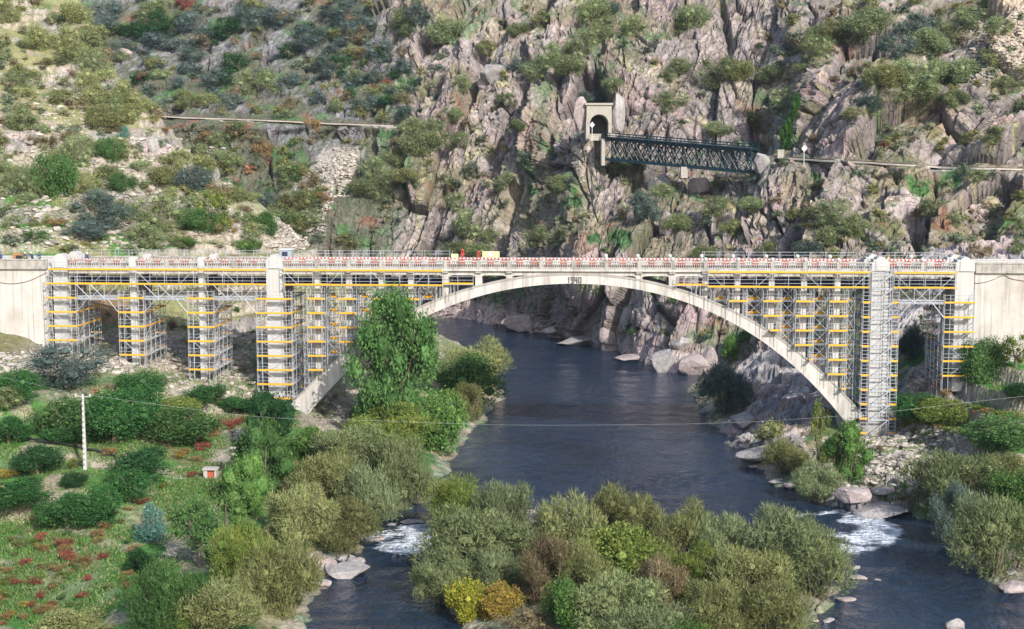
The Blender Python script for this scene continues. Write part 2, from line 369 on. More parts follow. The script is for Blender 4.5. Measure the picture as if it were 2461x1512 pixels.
# a few clear features: the dark gullies
for (gx0, gy0, gx1, gy1, wd, dep) in [(1965, 120, 1800, 330, 26, 9), (1735, 20, 1755, 110, 14, 5), (1150, 130, 1120, 260, 16, 5), (1275, 640, 1200, 300, 0, 0), (2190, 520, 2215, 610, 30, 5),
                                     (1255, 200, 1240, 270, 10, 4), (1075, 480, 1020, 610, 18, 5), (1320, 330, 1300, 420, 10, 4), (1960, 480, 1930, 560, 20, 4)]:
    if not wd: continue
    tt = np.clip(((PX - gx0) * (gx1 - gx0) + (PY - gy0) * (gy1 - gy0)) / ((gx1 - gx0) ** 2 + (gy1 - gy0) ** 2), 0, 1)
    dd = np.hypot(PX - gx0 - tt * (gx1 - gx0), PY - gy0 - tt * (gy1 - gy0)) * (1 + .5 * (fbm(s_ / 4, t_ / 4, 2, 9) - .5))
    G = G - N0 * (dep * sst(wd, wd * .3, dd))[..., None]
N1 = grid_normals(G)
PX, PY = proj(G)
# rock and plant colours, with crevice darkening and far hill haze painted in
ti = i1 * .5 + i2 * .5
rk = mixc(np.broadcast_to([.37, .31, .295], G.shape), (.26, .225, .215), sst(.3, .7, ti))
rk = mixc(rk, (.40, .345, .27), sst(.58, .75, fbm(s_ / 9, t_ / 9, 3, 71)))
rk = mixc(rk, (.38, .28, .27), sst(.55, .7, fbm(s_ / 13, t_ / 8, 3, 81)) * .8)
rk = mixc(rk, (.17, .15, .14), sst(.62, .75, fbm(s_ / 3, t_ / 11, 4, 91)) * .65)
rk = mixc(rk, (.42, .40, .14), sst(.68, .78, fbm(s_ / 4, t_ / 6, 3, 95)) * .5)
ochre = sst(90, 40, np.abs(PX - 2215)) * sst(90, 50, np.abs(PY - 305)) * sst(.45, .6, fbm(s_ / 3, t_ / 12, 3, 96))
rk = mixc(rk, (.34, .21, .10), ochre * .8)
rk = mixc(rk, (.175, .18, .20), farw * .8) * (.85 + .3 * i3)[..., None]  # far hill rock tinted blue-grey, its shade and haze put into the colour
rk = mixc(rk, (.085, .075, .07), np.maximum(np.maximum(crk(e2, .08) * -.65, crk(e1, .07) * -.85), crk(e4, .05) * -.5))  # crevices between blocks darkened in the rock colour
shoreband = sst(6.5, 1.2, Z) * sst(900, 1060, PX)
rk = mixc(rk, (.50, .40, .375), shoreband * .85)
flat = sst(.66, .86, N1[..., 2] + .25 * (fbm(s_ / 2, t_ / 2, 3, 15) - .5))
vegn = fbm(s_ / 16, t_ / 12, 4, 61)
veg = np.clip(np.maximum(flat * .9, sst(.53, .66, vegn) * .7) * (1 - shoreband), 0, 1)
veg = np.maximum(veg, farw * sst(.38, .52, vegn) * .9)
veg = np.maximum(veg, sst(1900, 2050, PX) * sst(400, 430, PY) * sst(.4, .5, vegn))
vc = mixc(np.broadcast_to([.13, .135, .065], G.shape), (.24, .20, .13), sst(.4, .62, fbm(s_ / 5, t_ / 5, 3, 66)))
vc = mixc(vc, (.07, .085, .055), farw * .7)  # far hill plants darkened the same way for its dusky shade
vc = mixc(vc, (.07, .15, .045), sst(.58, .68, fbm(s_ / 7, t_ / 6, 3, 67)))
vc = mixc(vc, (.22, .10, .06), sst(.66, .74, fbm(s_ / 6, t_ / 5, 3, 68)) * .7)
for (gx, gy, gr) in [(1285, 458, 22), (1375, 480, 28), (1370, 455, 20), (1430, 575, 30), (1960, 425, 20), (940, 230, 30), (725, 65, 28), (985, 195, 30), (930, 325, 20), (2290, 430, 40), (1490, 570, 40)]:
    q = sst(gr, gr * .55, np.hypot(PX - gx, (PY - gy) * 1.3) + 44 * (fbm(s_ / 2, t_ / 2, 3, 33) - .5))
    veg = np.maximum(veg, q); vc = mixc(vc, (.06, .125, .045), q)
tint = mixc(rk, (0, 0, 0), np.zeros(veg.shape)) * (1 - veg[..., None]) + vc * veg[..., None]
tint = mixc(tint, (.36, .33, .3), scree * .9)
tint = mixc(tint, (.45, .36, .27), sst(2330, 2400, PX) * sst(230, 150, PY) * .8)
tint = mixc(tint, (.42, .385, .33), kerb * sst(.3, .5, fbm(s_ / 2, t_ / 2, 3, 19)))
tint = np.clip(tint * (.85 + .3 * fbm(s_ / .8, t_ / .8, 2, 77))[..., None], 0, 1)
fc = grid_faces(NU, NV)
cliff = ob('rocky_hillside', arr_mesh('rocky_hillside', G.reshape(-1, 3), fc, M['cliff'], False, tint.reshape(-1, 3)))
tag(cliff, kind='structure')
CV = G.reshape(-1, 3); CPX, CPY = PX.ravel(), PY.ravel(); CVEG = veg.ravel()
# coarse screen buckets for fast lookup
_b = {}
_keys = (np.floor(CPX / 12).astype(int) * 1000 + np.floor(CPY / 12).astype(int))
_o = np.argsort(_keys, kind='stable'); _ks = _keys[_o]; _u, _st = np.unique(_ks, return_index=True); _en = np.append(_st[1:], len(_ks))
_b = {int(k): _o[a:b] for k, a, b in zip(_u, _st, _en)}
def hit_cliff(px, py, r=7):
    ids = []
    bx, by = math.floor(px / 12), math.floor(py / 12)
    for i in (-1, 0, 1):
        for j in (-1, 0, 1):
            q = _b.get((bx + i) * 1000 + by + j)
            if q is not None: ids.append(q)
    if not ids: return None
    ids = np.concatenate(ids); d = np.hypot(CPX[ids] - px, CPY[ids] - py)
    ids = ids[d < r]
    if not len(ids): return None
    k = ids[np.argmin(CV[ids, 1])]; return CV[k], k

# ---- near ground: both banks, island and river bed as one height field
K = [  # (px, py, distance) seen points
 (-200, 820, 190), (0, 820, 190), (110, 850, 189), (320, 885, 191), (490, 920, 190), (660, 985, 189), (715, 1010, 187), (250, 790, 208), (450, 820, 208), (600, 850, 208),
 (50, 600, 212), (-200, 600, 212), (200, 600, 215), (300, 600, 222), (450, 600, 232), (600, 600, 243), (0, 500, 236), (250, 500, 242), (450, 500, 255),
 (0, 400, 262), (250, 400, 270), (400, 400, 280), (0, 300, 282), (250, 300, 295), (0, 200, 303), (150, 200, 315), (0, 100, 325), (100, 100, 335), (0, 0, 350), (100, 0, 358), (-200, 200, 300), (-200, 0, 350), (-200, 400, 262),
 (200, -10, 368), (250, 80, 345), (295, 190, 325), (345, 240, 315), (410, 300, 303), (480, 380, 292), (560, 440, 283), (640, 500, 272), (700, 560, 262), (780, 610, 255), (900, 690, 246), (700, 750, 225), (850, 800, 222), (950, 850, 222),
 (1024, 785, 290), (1000, 770, 270), (1060, 830, 285), (1100, 880, 250), (1130, 960, 225), (900, 950, 205), (800, 1010, 190), (1040, 1000, 200), (1000, 1080, 178), (930, 1150, 165),
 (0, 1000, 162), (300, 1100, 152), (-200, 1000, 162), (0, 1250, 135), (-200, 1250, 135), (0, 1512, 112), (-200, 1512, 112), (300, 1400, 120), (520, 1400, 119), (500, 1130, 153), (0, 900, 176), (-200, 900, 176), (550, 1000, 180), (700, 1150, 158), (650, 1300, 136), (600, 1500, 110), (300, 1000, 168), (750, 1250, 146), (300, 1600, 102), (0, 1600, 103),
 # right bank
 (2080, 1015, 188), (1900, 1060, 182), (2150, 1110, 172), (2110, 1180, 160), (2300, 1010, 180), (2300, 900, 189), (2461, 830, 186), (2700, 830, 186), (2180, 990, 191), (2461, 930, 177), (2700, 930, 177), (2461, 1040, 168), (2380, 1130, 161), (2461, 1150, 157), (2700, 1150, 157),
 (2461, 1300, 139), (2350, 1270, 146), (2700, 1300, 139), (2200, 800, 212), (2250, 740, 226), (2461, 700, 232), (2700, 700, 232), (1850, 930, 218), (1950, 860, 226), (1820, 870, 236), (2000, 960, 200), (2080, 900, 210), (1880, 980, 205), (2461, 560, 262), (2200, 620, 256)]
KP = [W(*k) for k in K]
# shore points (waterline), then river bed and island
SH = [(1040, 765), (1078, 822), (1135, 880), (1195, 930), (1168, 1010), (1105, 1075), (1030, 1165), (1015, 1210), (935, 1262), (870, 1325), (760, 1410), (745, 1460), (700, 1560),
      (1690, 915), (1700, 990), (1745, 1030), (1775, 1075), (1835, 1130), (1880, 1175), (2010, 1215), (2100, 1235), (2230, 1245), (2290, 1330), (2350, 1390), (2461, 1415), (2700, 1450)]
KP += [WZ(px, py, .15) for px, py in SH]
BED = [(1120, 800), (1150, 835), (1190, 860), (1235, 905), (1250, 950), (1230, 1010), (1190, 1050), (1150, 1090), (1085, 790), (1100, 790), (1200, 830), (1250, 900), (1400, 900), (1550, 930), (1300, 1000), (1500, 1050), (1640, 1000), (1200, 1100), (1400, 1150), (1650, 1120), (1120, 1150), (1750, 1150), (1900, 1240),
       (980, 1290), (960, 1360), (880, 1420), (950, 1500), (2130, 1290), (2150, 1370), (2250, 1380), (2300, 1450), (2100, 1500), (2400, 1512), (900, 1560), (2200, 1560)]
KP += [WZ(px, py, -1.6) for px, py in BED]
ISL = [(1110, 1290), (1110, 1380), (1130, 1450), (1200, 1320), (1220, 1480), (1340, 1330), (1500, 1330), (1700, 1330), (1850, 1330), (1930, 1380), (1960, 1430), (1800, 1480), (1500, 1480), (1350, 1500), (1880, 1500), (1200, 1560), (1500, 1560), (1800, 1560)]
KP += [WZ(px, py, .55) for px, py in ISL]
KP += [WZ(px, py, .0) for px, py in [(1040, 1270), (1020, 1350), (1060, 1470), (1280, 1290), (1290, 1350), (2000, 1350), (2030, 1430), (1920, 1500)]]
# behind the left ridge and behind the right bank the ground falls to the gorge
KP += [W(px, py, d + 35)[:2] + (max(-1.0, W(px, py, d)[2] * f_,),) for px, py, d, f_ in [(250, 0, 368, .7), (330, 190, 325, .5), (450, 300, 303, .4), (600, 440, 283, .25), (740, 540, 262, .1), (880, 650, 250, .1), (1000, 740, 262, 0)]]
KP += [(-70, 430, 60), (-30, 400, 8), (-55, 400, 25), (-20, 350, -1), (20, 380, -2), (-130, 430, 95), (60, 330, -2), (95, 300, 5), (110, 262, 30), (75, 262, 15)]
KP = np.array(KP)
def tps_fit(P, v, lam=.02):
    n = len(P); d2 = ((P[:, None] - P[None]) ** 2).sum(-1); Kk = .5 * d2 * np.log(d2 + 1e-9) ; Kk[np.arange(n), np.arange(n)] = lam
    A = np.zeros((n + 3, n + 3)); A[:n, :n] = Kk; A[:n, n] = 1; A[:n, n + 1:] = P; A[n, :n] = 1; A[n + 1:, :n] = P.T
    return np.linalg.solve(A, np.append(v, [0, 0, 0]))
_S = 100.0
_c = tps_fit(KP[:, :2] / _S, KP[:, 2], .002)
def tps(x, y):
    sh = x.shape; Q = np.stack([x.ravel(), y.ravel()], -1) / _S; out = np.empty(len(Q)); Pk = KP[:, :2] / _S; n = len(Pk)
    for a in range(0, len(Q), 20000):
        q = Q[a:a + 20000]; d2 = ((q[:, None] - Pk[None]) ** 2).sum(-1)
        out[a:a + 20000] = (.5 * d2 * np.log(d2 + 1e-9)) @ _c[:n] + _c[n] + q @ _c[n + 1:]
    return out.reshape(sh)
MU, MV = 680, 560
uu = np.linspace(-.47, .47, MU); yy = 96 * (430 / 96.) ** np.linspace(0, 1, MV)
UU, YY = np.meshgrid(uu, yy); XX = UU * YY
H = tps(XX, YY)
PXg, PYg = proj(np.stack([XX, YY, H], -1))
_rd = np.interp(PXg, [150, 200, 230, 295, 350, 410, 480, 560, 640, 700, 780, 880, 960], [420, 362, 356, 325, 315, 303, 292, 283, 272, 264, 256, 248, 262])
_dr = np.clip(YY - _rd - 1.5, 0, 200) * sst(1010, 930, PXg)
H = np.where(_dr > 0, np.maximum(H - (_dr * .55 + _dr ** 2 * .018), np.minimum(H, -3)), H)
def blob(px, py, rx, ry, x=PXg, y=PYg): return sst(1.15, .75, np.hypot((x - px) / rx, (y - py) / ry))
def ter(Hh, step, ph, k):
    q = Hh / step + ph + .9 * (vn(XX / 26, YY / 26, k) - .5); fl = np.floor(q); f = q - fl
    return (fl + sst(.66, .98, f) - ph - .9 * (vn(XX / 26, YY / 26, k) - .5)) * step, sst(.64, .72, f) * sst(1.03, .95, f)
lefthill = sst(204, 216, YY) * sst(0, -22, XX) * sst(4, 9, H)
T1, w1 = ter(H, 2.1, .3, 5)
garden = sst(40, 52, XX) * sst(197, 190, YY) * sst(150, 156, YY) * sst(2.0, 4, H)
T2, w2 = ter(H, 2.6, .1, 8)
orch = sst(-20, -28, XX) * sst(186, 178, YY)
T3, w3 = ter(H, 2.4, .55, 9)
patch = sst(.36, .5, vn(XX / 17, YY / 15, 44))
ampT = lefthill * patch; H = H + (T1 - H) * ampT * .9 + (T2 - H) * garden * .9 + (T3 - H) * orch * .75
wall_m = np.clip(w1 * ampT + w2 * garden + w3 * orch * .3 * sst(.4,.6,vn(XX/12,YY/12,55)), 0, 1)
# rock outcrops and rubble
wx = (fbm(XX / 6, YY / 6, 3, 2) - .5) * 5
rb, re, ri = worley((XX + wx) / 3.4, (YY + wx) / 3.0, 101); rs, rse, rsi = worley((XX + wx * .4) / 1.25, (YY - wx * .3) / 1.1, 111)
shore = sst(.9, .2, np.abs(H - .4)) * sst(-1.2, 0, H)
rightrock = np.clip(blob(2400, 640, 260, 90) + blob(1880, 930, 130, 110) + blob(1830, 1040, 110, 45) + blob(2110, 1190, 150, 55) + blob(2250, 930, 90, 60) + blob(2200, 780, 130, 60), 0, 1)
rubble = np.clip(blob(2150, 1080, 170, 70) + blob(2030, 1110, 90, 60) + blob(420, 950, 330, 40) + blob(560, 870, 160, 90) + blob(300, 850, 260, 60) + blob(1050, 810, 60, 60) + blob(560, 1060, 60, 60) + blob(780, 1000, 60, 60) + blob(870, 880, 60, 90), 0, 1)
hillrock = lefthill * sst(.6, .68, fbm(XX / 14, YY / 12, 3, 21)) * .6 + lefthill * sst(330, 380, PXg) * sst(560, 480, PYg) * .25
rm = np.clip(np.maximum.reduce([rightrock, hillrock, shore * .35, rubble * .3, blob(800, 1370, 90, 40)]), 0, 1)
H = H + rm * (1.15 * rb + .55 * crk(re, .14) + .38 * rs + .2 * crk(rse, .16)) * sst(-1.4, -.3, H) + rubble * .16 * rs
H = H + (fbm(XX / 1.6, YY / 1.6, 3, 4) - .5) * .35 * sst(0, 1, H) + (fbm(XX / 9, YY / 9, 2, 4) - .5) * .7 * sst(1, 3, H)
H = H + wall_m * (vn(XX / .9, H / .5 + YY, 6) - .5) * .5
GG = np.stack([XX, YY, H], -1); N2 = grid_normals(GG); PXg, PYg = proj(GG)
nn = fbm(XX / 7, YY / 7, 4, 31); n3 = fbm(XX / 2.5, YY / 2.5, 3, 32)
c = np.broadcast_to([.17, .16, .075], GG.shape)
c = mixc(c, (.05, .14, .035), sst(.42, .56, nn) * (1 - .55 * lefthill) * (1 - .7 * sst(200, 215, YY) * sst(0, 20, XX)))
c = mixc(c, (.33, .27, .17), sst(.52, .64, n3) * .75)
c = mixc(c, (.27, .265, .12), lefthill * sst(.36, .5, fbm(XX / 4, YY / 6, 4, 34)) * .8)
c = mixc(c, (.06, .19, .035), blob(60, 530, 110, 70) * sst(.38, .46, nn)); c = mixc(c, (.06, .18, .035), blob(250, 600, 220, 40) * sst(.42, .5, nn))
c = mixc(c, (.055, .20, .035), garden * (1 - wall_m) * .9)
c = mixc(c, (.075, .20, .04), orch * sst(-.2, -.04, nn - .47) * (1 - wall_m) * .85)
c = mixc(c, (.36, .30, .22), orch * sst(.58, .66, n3) * .7)
pth = np.minimum.reduce([np.hypot((PXg - a) * 1.0, (PYg - b) * 1.6) for a, b in [(x_, 1080 + .12 * x_ + 10 * math.sin(x_ / 30)) for x_ in range(230, 520, 8)] + [(400 + .5 * k_ + 8 * math.sin(k_ / 9), 1290 + k_) for k_ in range(-70, 60, 6)]])
c = mixc(c, (.42, .36, .27), sst(17, 8, pth + 10 * (n3 - .5)) * (YY < 170))
stone = mixc(np.broadcast_to([.44, .38, .31], GG.shape), (.25, .21, .18), sst(.35, .65, vn(XX / .55, H / .35 + YY, 61)))
c = c * (1 - wall_m[..., None] * .85) + stone * wall_m[..., None] * .85
rc = mixc(np.broadcast_to([.38, .35, .33], GG.shape), (.22, .21, .22), sst(.3, .7, ri)); rc = rc * (.78 + .44 * rsi)[..., None]
rc = mixc(rc, (.42, .31, .28), sst(.55, .66, fbm(XX / 5, YY / 5, 3, 41)) * .6)
rc = mixc(rc, (.05, .05, .05), crk(re, .08) * -.6)
c = c * (1 - np.clip(rm * 1.2, 0, 1)[..., None]) + rc * np.clip(rm * 1.2, 0, 1)[..., None]
rbc = mixc(np.broadcast_to([.42, .36, .29], GG.shape), (.24, .20, .16), sst(.3, .7, rsi)); rbc = mixc(rbc, (.12, .15, .05), sst(.54, .62, nn) * .8)
c = c * (1 - (rubble * (1 - rm))[..., None] * .9) + rbc * (rubble * (1 - rm))[..., None] * .9
c = mixc(c, (.07, .06, .05), sst(.12, -.3, H))
c = mixc(c, (.30, .13, .10), blob(255, 740, 60, 40) * .5)
c = np.clip(c * (.8 + .4 * fbm(XX / .7, YY / .7, 2, 78))[..., None], 0, 1)
gnd = ob('ground', arr_mesh('ground', GG.reshape(-1, 3), grid_faces(MU, MV), M['ground'], False, c.reshape(-1, 3)))
tag(gnd, kind='structure')
_lu = math.log(430 / 96.)
def gz(x, y):
    """height of the near ground, bilinear"""
    u = (x / y + .47) / .94 * (MU - 1); v = math.log(max(y, 96.01) / 96) / _lu * (MV - 1)
    u = min(max(u, 0), MU - 1.001); v = min(max(v, 0), MV - 1.001); i, j = int(u), int(v); a, b = u - i, v - j
    return float((H[j, i] * (1 - a) + H[j, i + 1] * a) * (1 - b) + (H[j + 1, i] * (1 - a) + H[j + 1, i + 1] * a) * b)
def hit(px, py, only=None):
    a, b = rayk(px, py); d = 100.0
    while d < 428:
        if gz(a * d, d) > CAMZ + b * d or CAMZ + b * d < 0: break
        d += .5
    else: d = 999
    if only == 'near': return (a * d, d, max(gz(a * d, d), 0)) if d < 900 else None
    h = hit_cliff(px, py)
    if h is not None and h[0][1] < d: return tuple(float(q) for q in h[0])
    return (a * d, d, max(gz(a * d, d), 0)) if d < 900 else None

# ---- river
def river_mat():
    m, n, b = newmat('river_water')
    g = n.nodes.new('ShaderNodeNewGeometry')
    def noise(sc, sx, sy, det=3, rough=.55, rz=0.0):
        mp = n.nodes.new('ShaderNodeMapping'); mp.inputs['Scale'].default_value = (sx, sy, 1); mp.inputs['Rotation'].default_value = (0, 0, rz)
        t = n.nodes.new('ShaderNodeTexNoise'); t.inputs['Scale'].default_value = sc; t.inputs['Detail'].default_value = det; t.inputs['Roughness'].default_value = rough
        lk(n, g.outputs['Position'], mp.inputs['Vector']); lk(n, mp.outputs[0], t.inputs['Vector']); return t
    t1 = noise(.6, 1.0, .5, 5, .68, .2); t2 = noise(.05, 1, .6, 4, .6, .3)
    bp = n.nodes.new('ShaderNodeBump'); bp.inputs['Distance'].default_value = 4.0
    r = n.nodes.new('ShaderNodeMapRange'); r.inputs[1].default_value = .40; r.inputs[2].default_value = .62; r.inputs[3].default_value = .25; r.inputs[4].default_value = .95
    lk(n, t2.outputs[0], r.inputs[0]); lk(n, r.outputs[0], bp.inputs['Strength']); lk(n, t1.outputs[0], bp.inputs['Height'])
    at = n.nodes.new('ShaderNodeAttribute'); at.attribute_name = 'foam'
    t3 = noise(1.0, .45, 2.6, 6, .75)
    ad = n.nodes.new('ShaderNodeMath'); ad.operation = 'ADD'; lk(n, t3.outputs[0], ad.inputs[0]); lk(n, at.outputs['Fac'], ad.inputs[1])
    rf = n.nodes.new('ShaderNodeMapRange'); rf.inputs[1].default_value = 1.1; rf.inputs[2].default_value = 1.2; lk(n, ad.outputs[0], rf.inputs[0])
    mx = n.nodes.new('ShaderNodeMix'); mx.data_type = 'RGBA'
    mx.inputs[6].default_value = (.010, .023, .046, 1); mx.inputs[7].default_value = (.62, .66, .7, 1)
    lk(n, rf.outputs[0], mx.inputs[0]); lk(n, mx.outputs[2], b.inputs['Base Color'])
    mr = n.nodes.new('ShaderNodeMapRange'); mr.inputs[3].default_value = .06; mr.inputs[4].default_value = .8; lk(n, rf.outputs[0], mr.inputs[0]); lk(n, mr.outputs[0], b.inputs['Roughness'])
    b.inputs['IOR'].default_value = 1.33; b.inputs['Specular IOR Level'].default_value = .8
    lk(n, bp.outputs[0], b.inputs['Normal']); return m
RU, RV = 260, 260
ru = np.linspace(-.5, .5, RU); ry = 90 * (470 / 90.) ** np.linspace(0, 1, RV)
RX, RY = np.meshgrid(ru, ry); RX = RX * RY
FPX, FPY = proj(np.stack([RX, RY, RX * 0], -1))
foam = np.maximum.reduce([blob(965, 1292, 105, 50, FPX, FPY), blob(2010, 1280, 190, 62, FPX, FPY) , .9 * blob(2060, 1235, 110, 22, FPX, FPY), .75 * blob(1960, 1330, 60, 40, FPX, FPY), .45 * blob(2200, 1400, 160, 22, FPX, FPY), .3 * blob(1700, 1150, 150, 20, FPX, FPY)])
RZ = foam * (vn(RX / .8, RY / .6, 2) - .3) * .35 + (vn(RX / 3, RY / 2.2, 3) - .5) * .05
foam = foam * sst(.25, .6, fbm(RX / 5, RY / 3.2, 3, 8)) * 1.25
rme = arr_mesh('river', np.stack([RX, RY, RZ], -1).reshape(-1, 3), grid_faces(RU, RV), river_mat(), True)
fa = rme.attributes.new('foam', 'FLOAT', 'POINT'); fa.data.foreach_set('value', (foam * .55).astype(np.float32).ravel())
tag(ob('river', rme), kind='structure')

# ================================================================ THE ROAD BRIDGE (local frame: s along, t away from camera, z up)
YAW = -math.radians(3.2)
ca, sa = math.cos(YAW), math.sin(YAW)
B0 = Vector((0, 190, 0))
def bs(px, py, t=0.0):
    """bridge coordinates (s, z) of a pixel on the plane at depth t"""
    a, b = rayk(px, py)
    # point = B0 + s*(ca,sa) + t*(-sa,ca);  x = a*y
    s = (a * (190 + t * ca) + t * sa) / (ca - a * sa); y = 190 + s * sa + t * ca
    return s, CAMZ + b * y
S = lambda px, py=650, t=0.0: bs(px, py, t)[0]
Zp = lambda px, py, t=0.0: bs(px, py, t)[1]
def bw(s, t, z): return (s * ca - t * sa, 190 + s * sa + t * ca, z)
DW = 7.2                                      # deck width
ZT = Zp(1300, 624.8); ZCOR = ZT - 1.55        # parapet top, cornice bottom
ZB = ZCOR - .62                               # beam bottom
LEV = [Zp(300, 649, -1.5) - 2.0 * k for k in range(12)]
ext = [(697, 980), (754, 912), (831, 847), (876, 818), (1027, 736), (1064, 716), (1141, 687.5), (1220, 673), (1300, 662), (1372, 658.6), (1460, 662), (1540, 673), (1613.6, 689), (1695, 723), (1777, 761.5), (1861, 806.5), (1910.6, 835), (1987.5, 905), (2069.5, 996)]
itr = [(736, 1002.6), (856.6, 872), (1027, 761.5), (1075, 739), (1159, 710), (1250, 687.5), (1372, 684), (1475, 686), (1539.6, 697), (1652, 731), (1764.7, 777.6), (1875, 851.5), (1945.5, 915), (2033, 1016.6)]
pe = np.array([bs(*p) for p in ext]); pi_ = np.array([bs(*p) for p in itr])
cE = np.polyfit(pe[:, 0], pe[:, 1], 4); cI = np.polyfit(pi_[:, 0], pi_[:, 1], 4)
zE = lambda s: float(np.polyval(cE, s)); zI = lambda s: float(np.polyval(cI, s))
sL, sR = S(690, 990), S(2076, 1000)
bridge = empty('road_bridge', B0, YAW, label='long white concrete arch road bridge dated 1940 crossing the river', cat='bridge')
def bpart(name, mb, mat, parent=bridge, loc=(0, 0, 0)):
    return ob(name, mb.mesh(name, mat), parent, loc)
# arch barrel with raised edge moulding
mb = MB(); n = 70; ss = np.linspace(sL, sR, n)
siL, siR = S(736, 1003), S(2033, 1017); si = np.linspace(siL, siR, n)
for t in (0.0, DW - .5):
    k = len(mb.v); mb.v += [(s, t, zE(s)) for s in ss] + [(s, t, zI(s)) for s in si]
    for i in range(n - 1):
        q = (k + i, k + n + i, k + n + i + 1, k + i + 1); mb.f.append(q if t == 0 else q[::-1])
k2 = 2 * n
for i in range(n - 1):
    mb.f.append((i, i + 1, k2 + i + 1, k2 + i)); mb.f.append((n + i + 1, n + i, k2 + n + i, k2 + n + i + 1))
mb.f.append((0, k2, k2 + n, n)); mb.f.append((n - 1, 2 * n - 1, k2 + 2 * n - 1, k2 + n - 1))
arch = bpart('arch_rib', mb, M['concrete'])
for t in (-.06, DW - .75):
    mb = MB()
    for i in range(n - 1):
        a, b = ss[i], ss[i + 1]; k = len(mb.v)
        for s in (a, b):
            z = zE(s); mb.v += [(s, t, z - .12), (s, t + .32, z - .12), (s, t + .32, z + .2), (s, t, z + .2)]
        for q in range(4): r = (q + 1) % 4; mb.f.append((k + q, k + 4 + q, k + 4 + r, k + r))
    bpart('arch_moulding', mb, M['darkconc'])
# springing blocks
mb = MB(); s0, z0 = bs(705, 1015); mb.prism([(s0 - 3, z0 - 4), (s0 + 2.4, z0 - 4), (s0 + 2.2, z0 + .6), (s0 + .8, z0 + 1.2), (s0 - 1.0, z0 + 1.6), (s0 - 2.6, z0 + .4)], -.5, DW + .3); bpart('springing_block', mb, M['oldconc'])
mb = MB(); s0, z0 = bs(2055, 1016); mb.prism([(s0 - 2.2, z0 - 4), (s0 + 4.5, z0 - 4), (s0 + 4.5, z0 + .1), (s0 - 1.4, z0 + .1)], -.5, DW + .3); bpart('springing_block', mb, M['oldconc'])
# year on the crown, dark figures
def figures():
    seg = {'1': [(.38, .66, 0, 1), (.2, .4, .76, .9)], '9': [(.05, .31, .45, 1), (.69, .95, 0, 1), (.24, .76, .88, 1), (.24, .76, .42, .54), (.1, .76, 0, .12)],
           '4': [(.05, .3, .35, 1), (.58, .84, 0, 1), (.1, .95, .3, .42)], '0': [(.06, .32, .04, .96), (.68, .94, .04, .96), (.2, .8, .88, 1), (.2, .8, 0, .12)]}
    for ch, x0, x1 in (('1', 1363.5, 1370.5), ('9', 1371.5, 1379), ('4', 1380.5, 1389), ('0', 1389.5, 1398)):
        a, zb = bs(x0, 681); b, zt = bs(x1, 665.5); zb = Zp(1380, 680.5); zt = Zp(1380, 666)
        w_, h_ = b - a, zt - zb; mb = MB()
        for u0, u1, v0, v1 in seg[ch]: mb.box(a + u0 * w_, a + u1 * w_, -.05 - .004 * (u0 > .3), -.002, zb + v0 * h_, zb + v1 * h_)
        bpart('year_figure', mb, M['black'])
figures()
colpx = [755 + 7, 838, 916, 987, 1071, 1150, 1224]; colR = [1536, 1616, 1695, 1773, 1855.5, 1933.5, 2014]
POSTS = [1300, 1379, 1457]
for px in colpx + colR:
    s = S(px); zt = ZB + .02; z0 = min(zE(s - .5), zE(s + .5)) - .15
    if zt - z0 < .2: continue
    hw = .46
    if px in (1150, 1224, 1536, 1616): bpart('spandrel_wall', MB().box(s - hw, s + hw, .01, DW - .52, z0, zt), M['concrete'])
    else:
        for t0 in (.01, DW - 1.6): bpart('spandrel_column', MB().box(s - hw * .85, s + hw * .85, t0, t0 + 1.1, z0, zt), M['concrete'])
    for t0 in (-.28, DW - .5):
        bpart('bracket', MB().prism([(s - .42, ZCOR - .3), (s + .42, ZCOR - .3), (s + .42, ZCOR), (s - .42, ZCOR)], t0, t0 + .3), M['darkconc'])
# haunched edge beams between supports, arched undersides
sup = sorted([S(p) for p in (165, 322, 484, 660) ] + [S(p) for p in colpx + POSTS + colR] + [S(p) for p in (2115, 2318)])
for a, b in zip(sup[:-1], sup[1:]):
    for t0 in (.02, DW - 1.0):
        nseg = 10; top = []; bot = []
        for i in range(nseg + 1):
            u = i / nseg; e = max(0, 1 - min(u, 1 - u) / .22); bot.append((a + u * (b - a), ZB - .55 * e * e)); 
        pts = bot + [(b, ZCOR), (a, ZCOR)]
        bpart('edge_beam', MB().prism(pts, t0, t0 + .45), M['concrete'])
    nb = max(1, int((b - a) / 2.3))
    mb = MB()
    for i in range(nb): mb.box(a + (i + .5) * (b - a) / nb - .15, a + (i + .5) * (b - a) / nb + .15, .48, DW - 1.01, ZB + .1, ZCOR - .02)
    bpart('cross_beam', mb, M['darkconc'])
s0, s1 = S(115), S(2345)
bpart('deck_slab', MB().box(s0, s1, -.02, DW - .5, ZCOR + .003, ZCOR + .42), M['concrete'])
bpart('road_surface', MB().box(s0, s1, .25, DW - .8, ZCOR + .424, ZCOR + .47), simple('road_tarmac', (.07, .07, .07), .9, 0, .3))
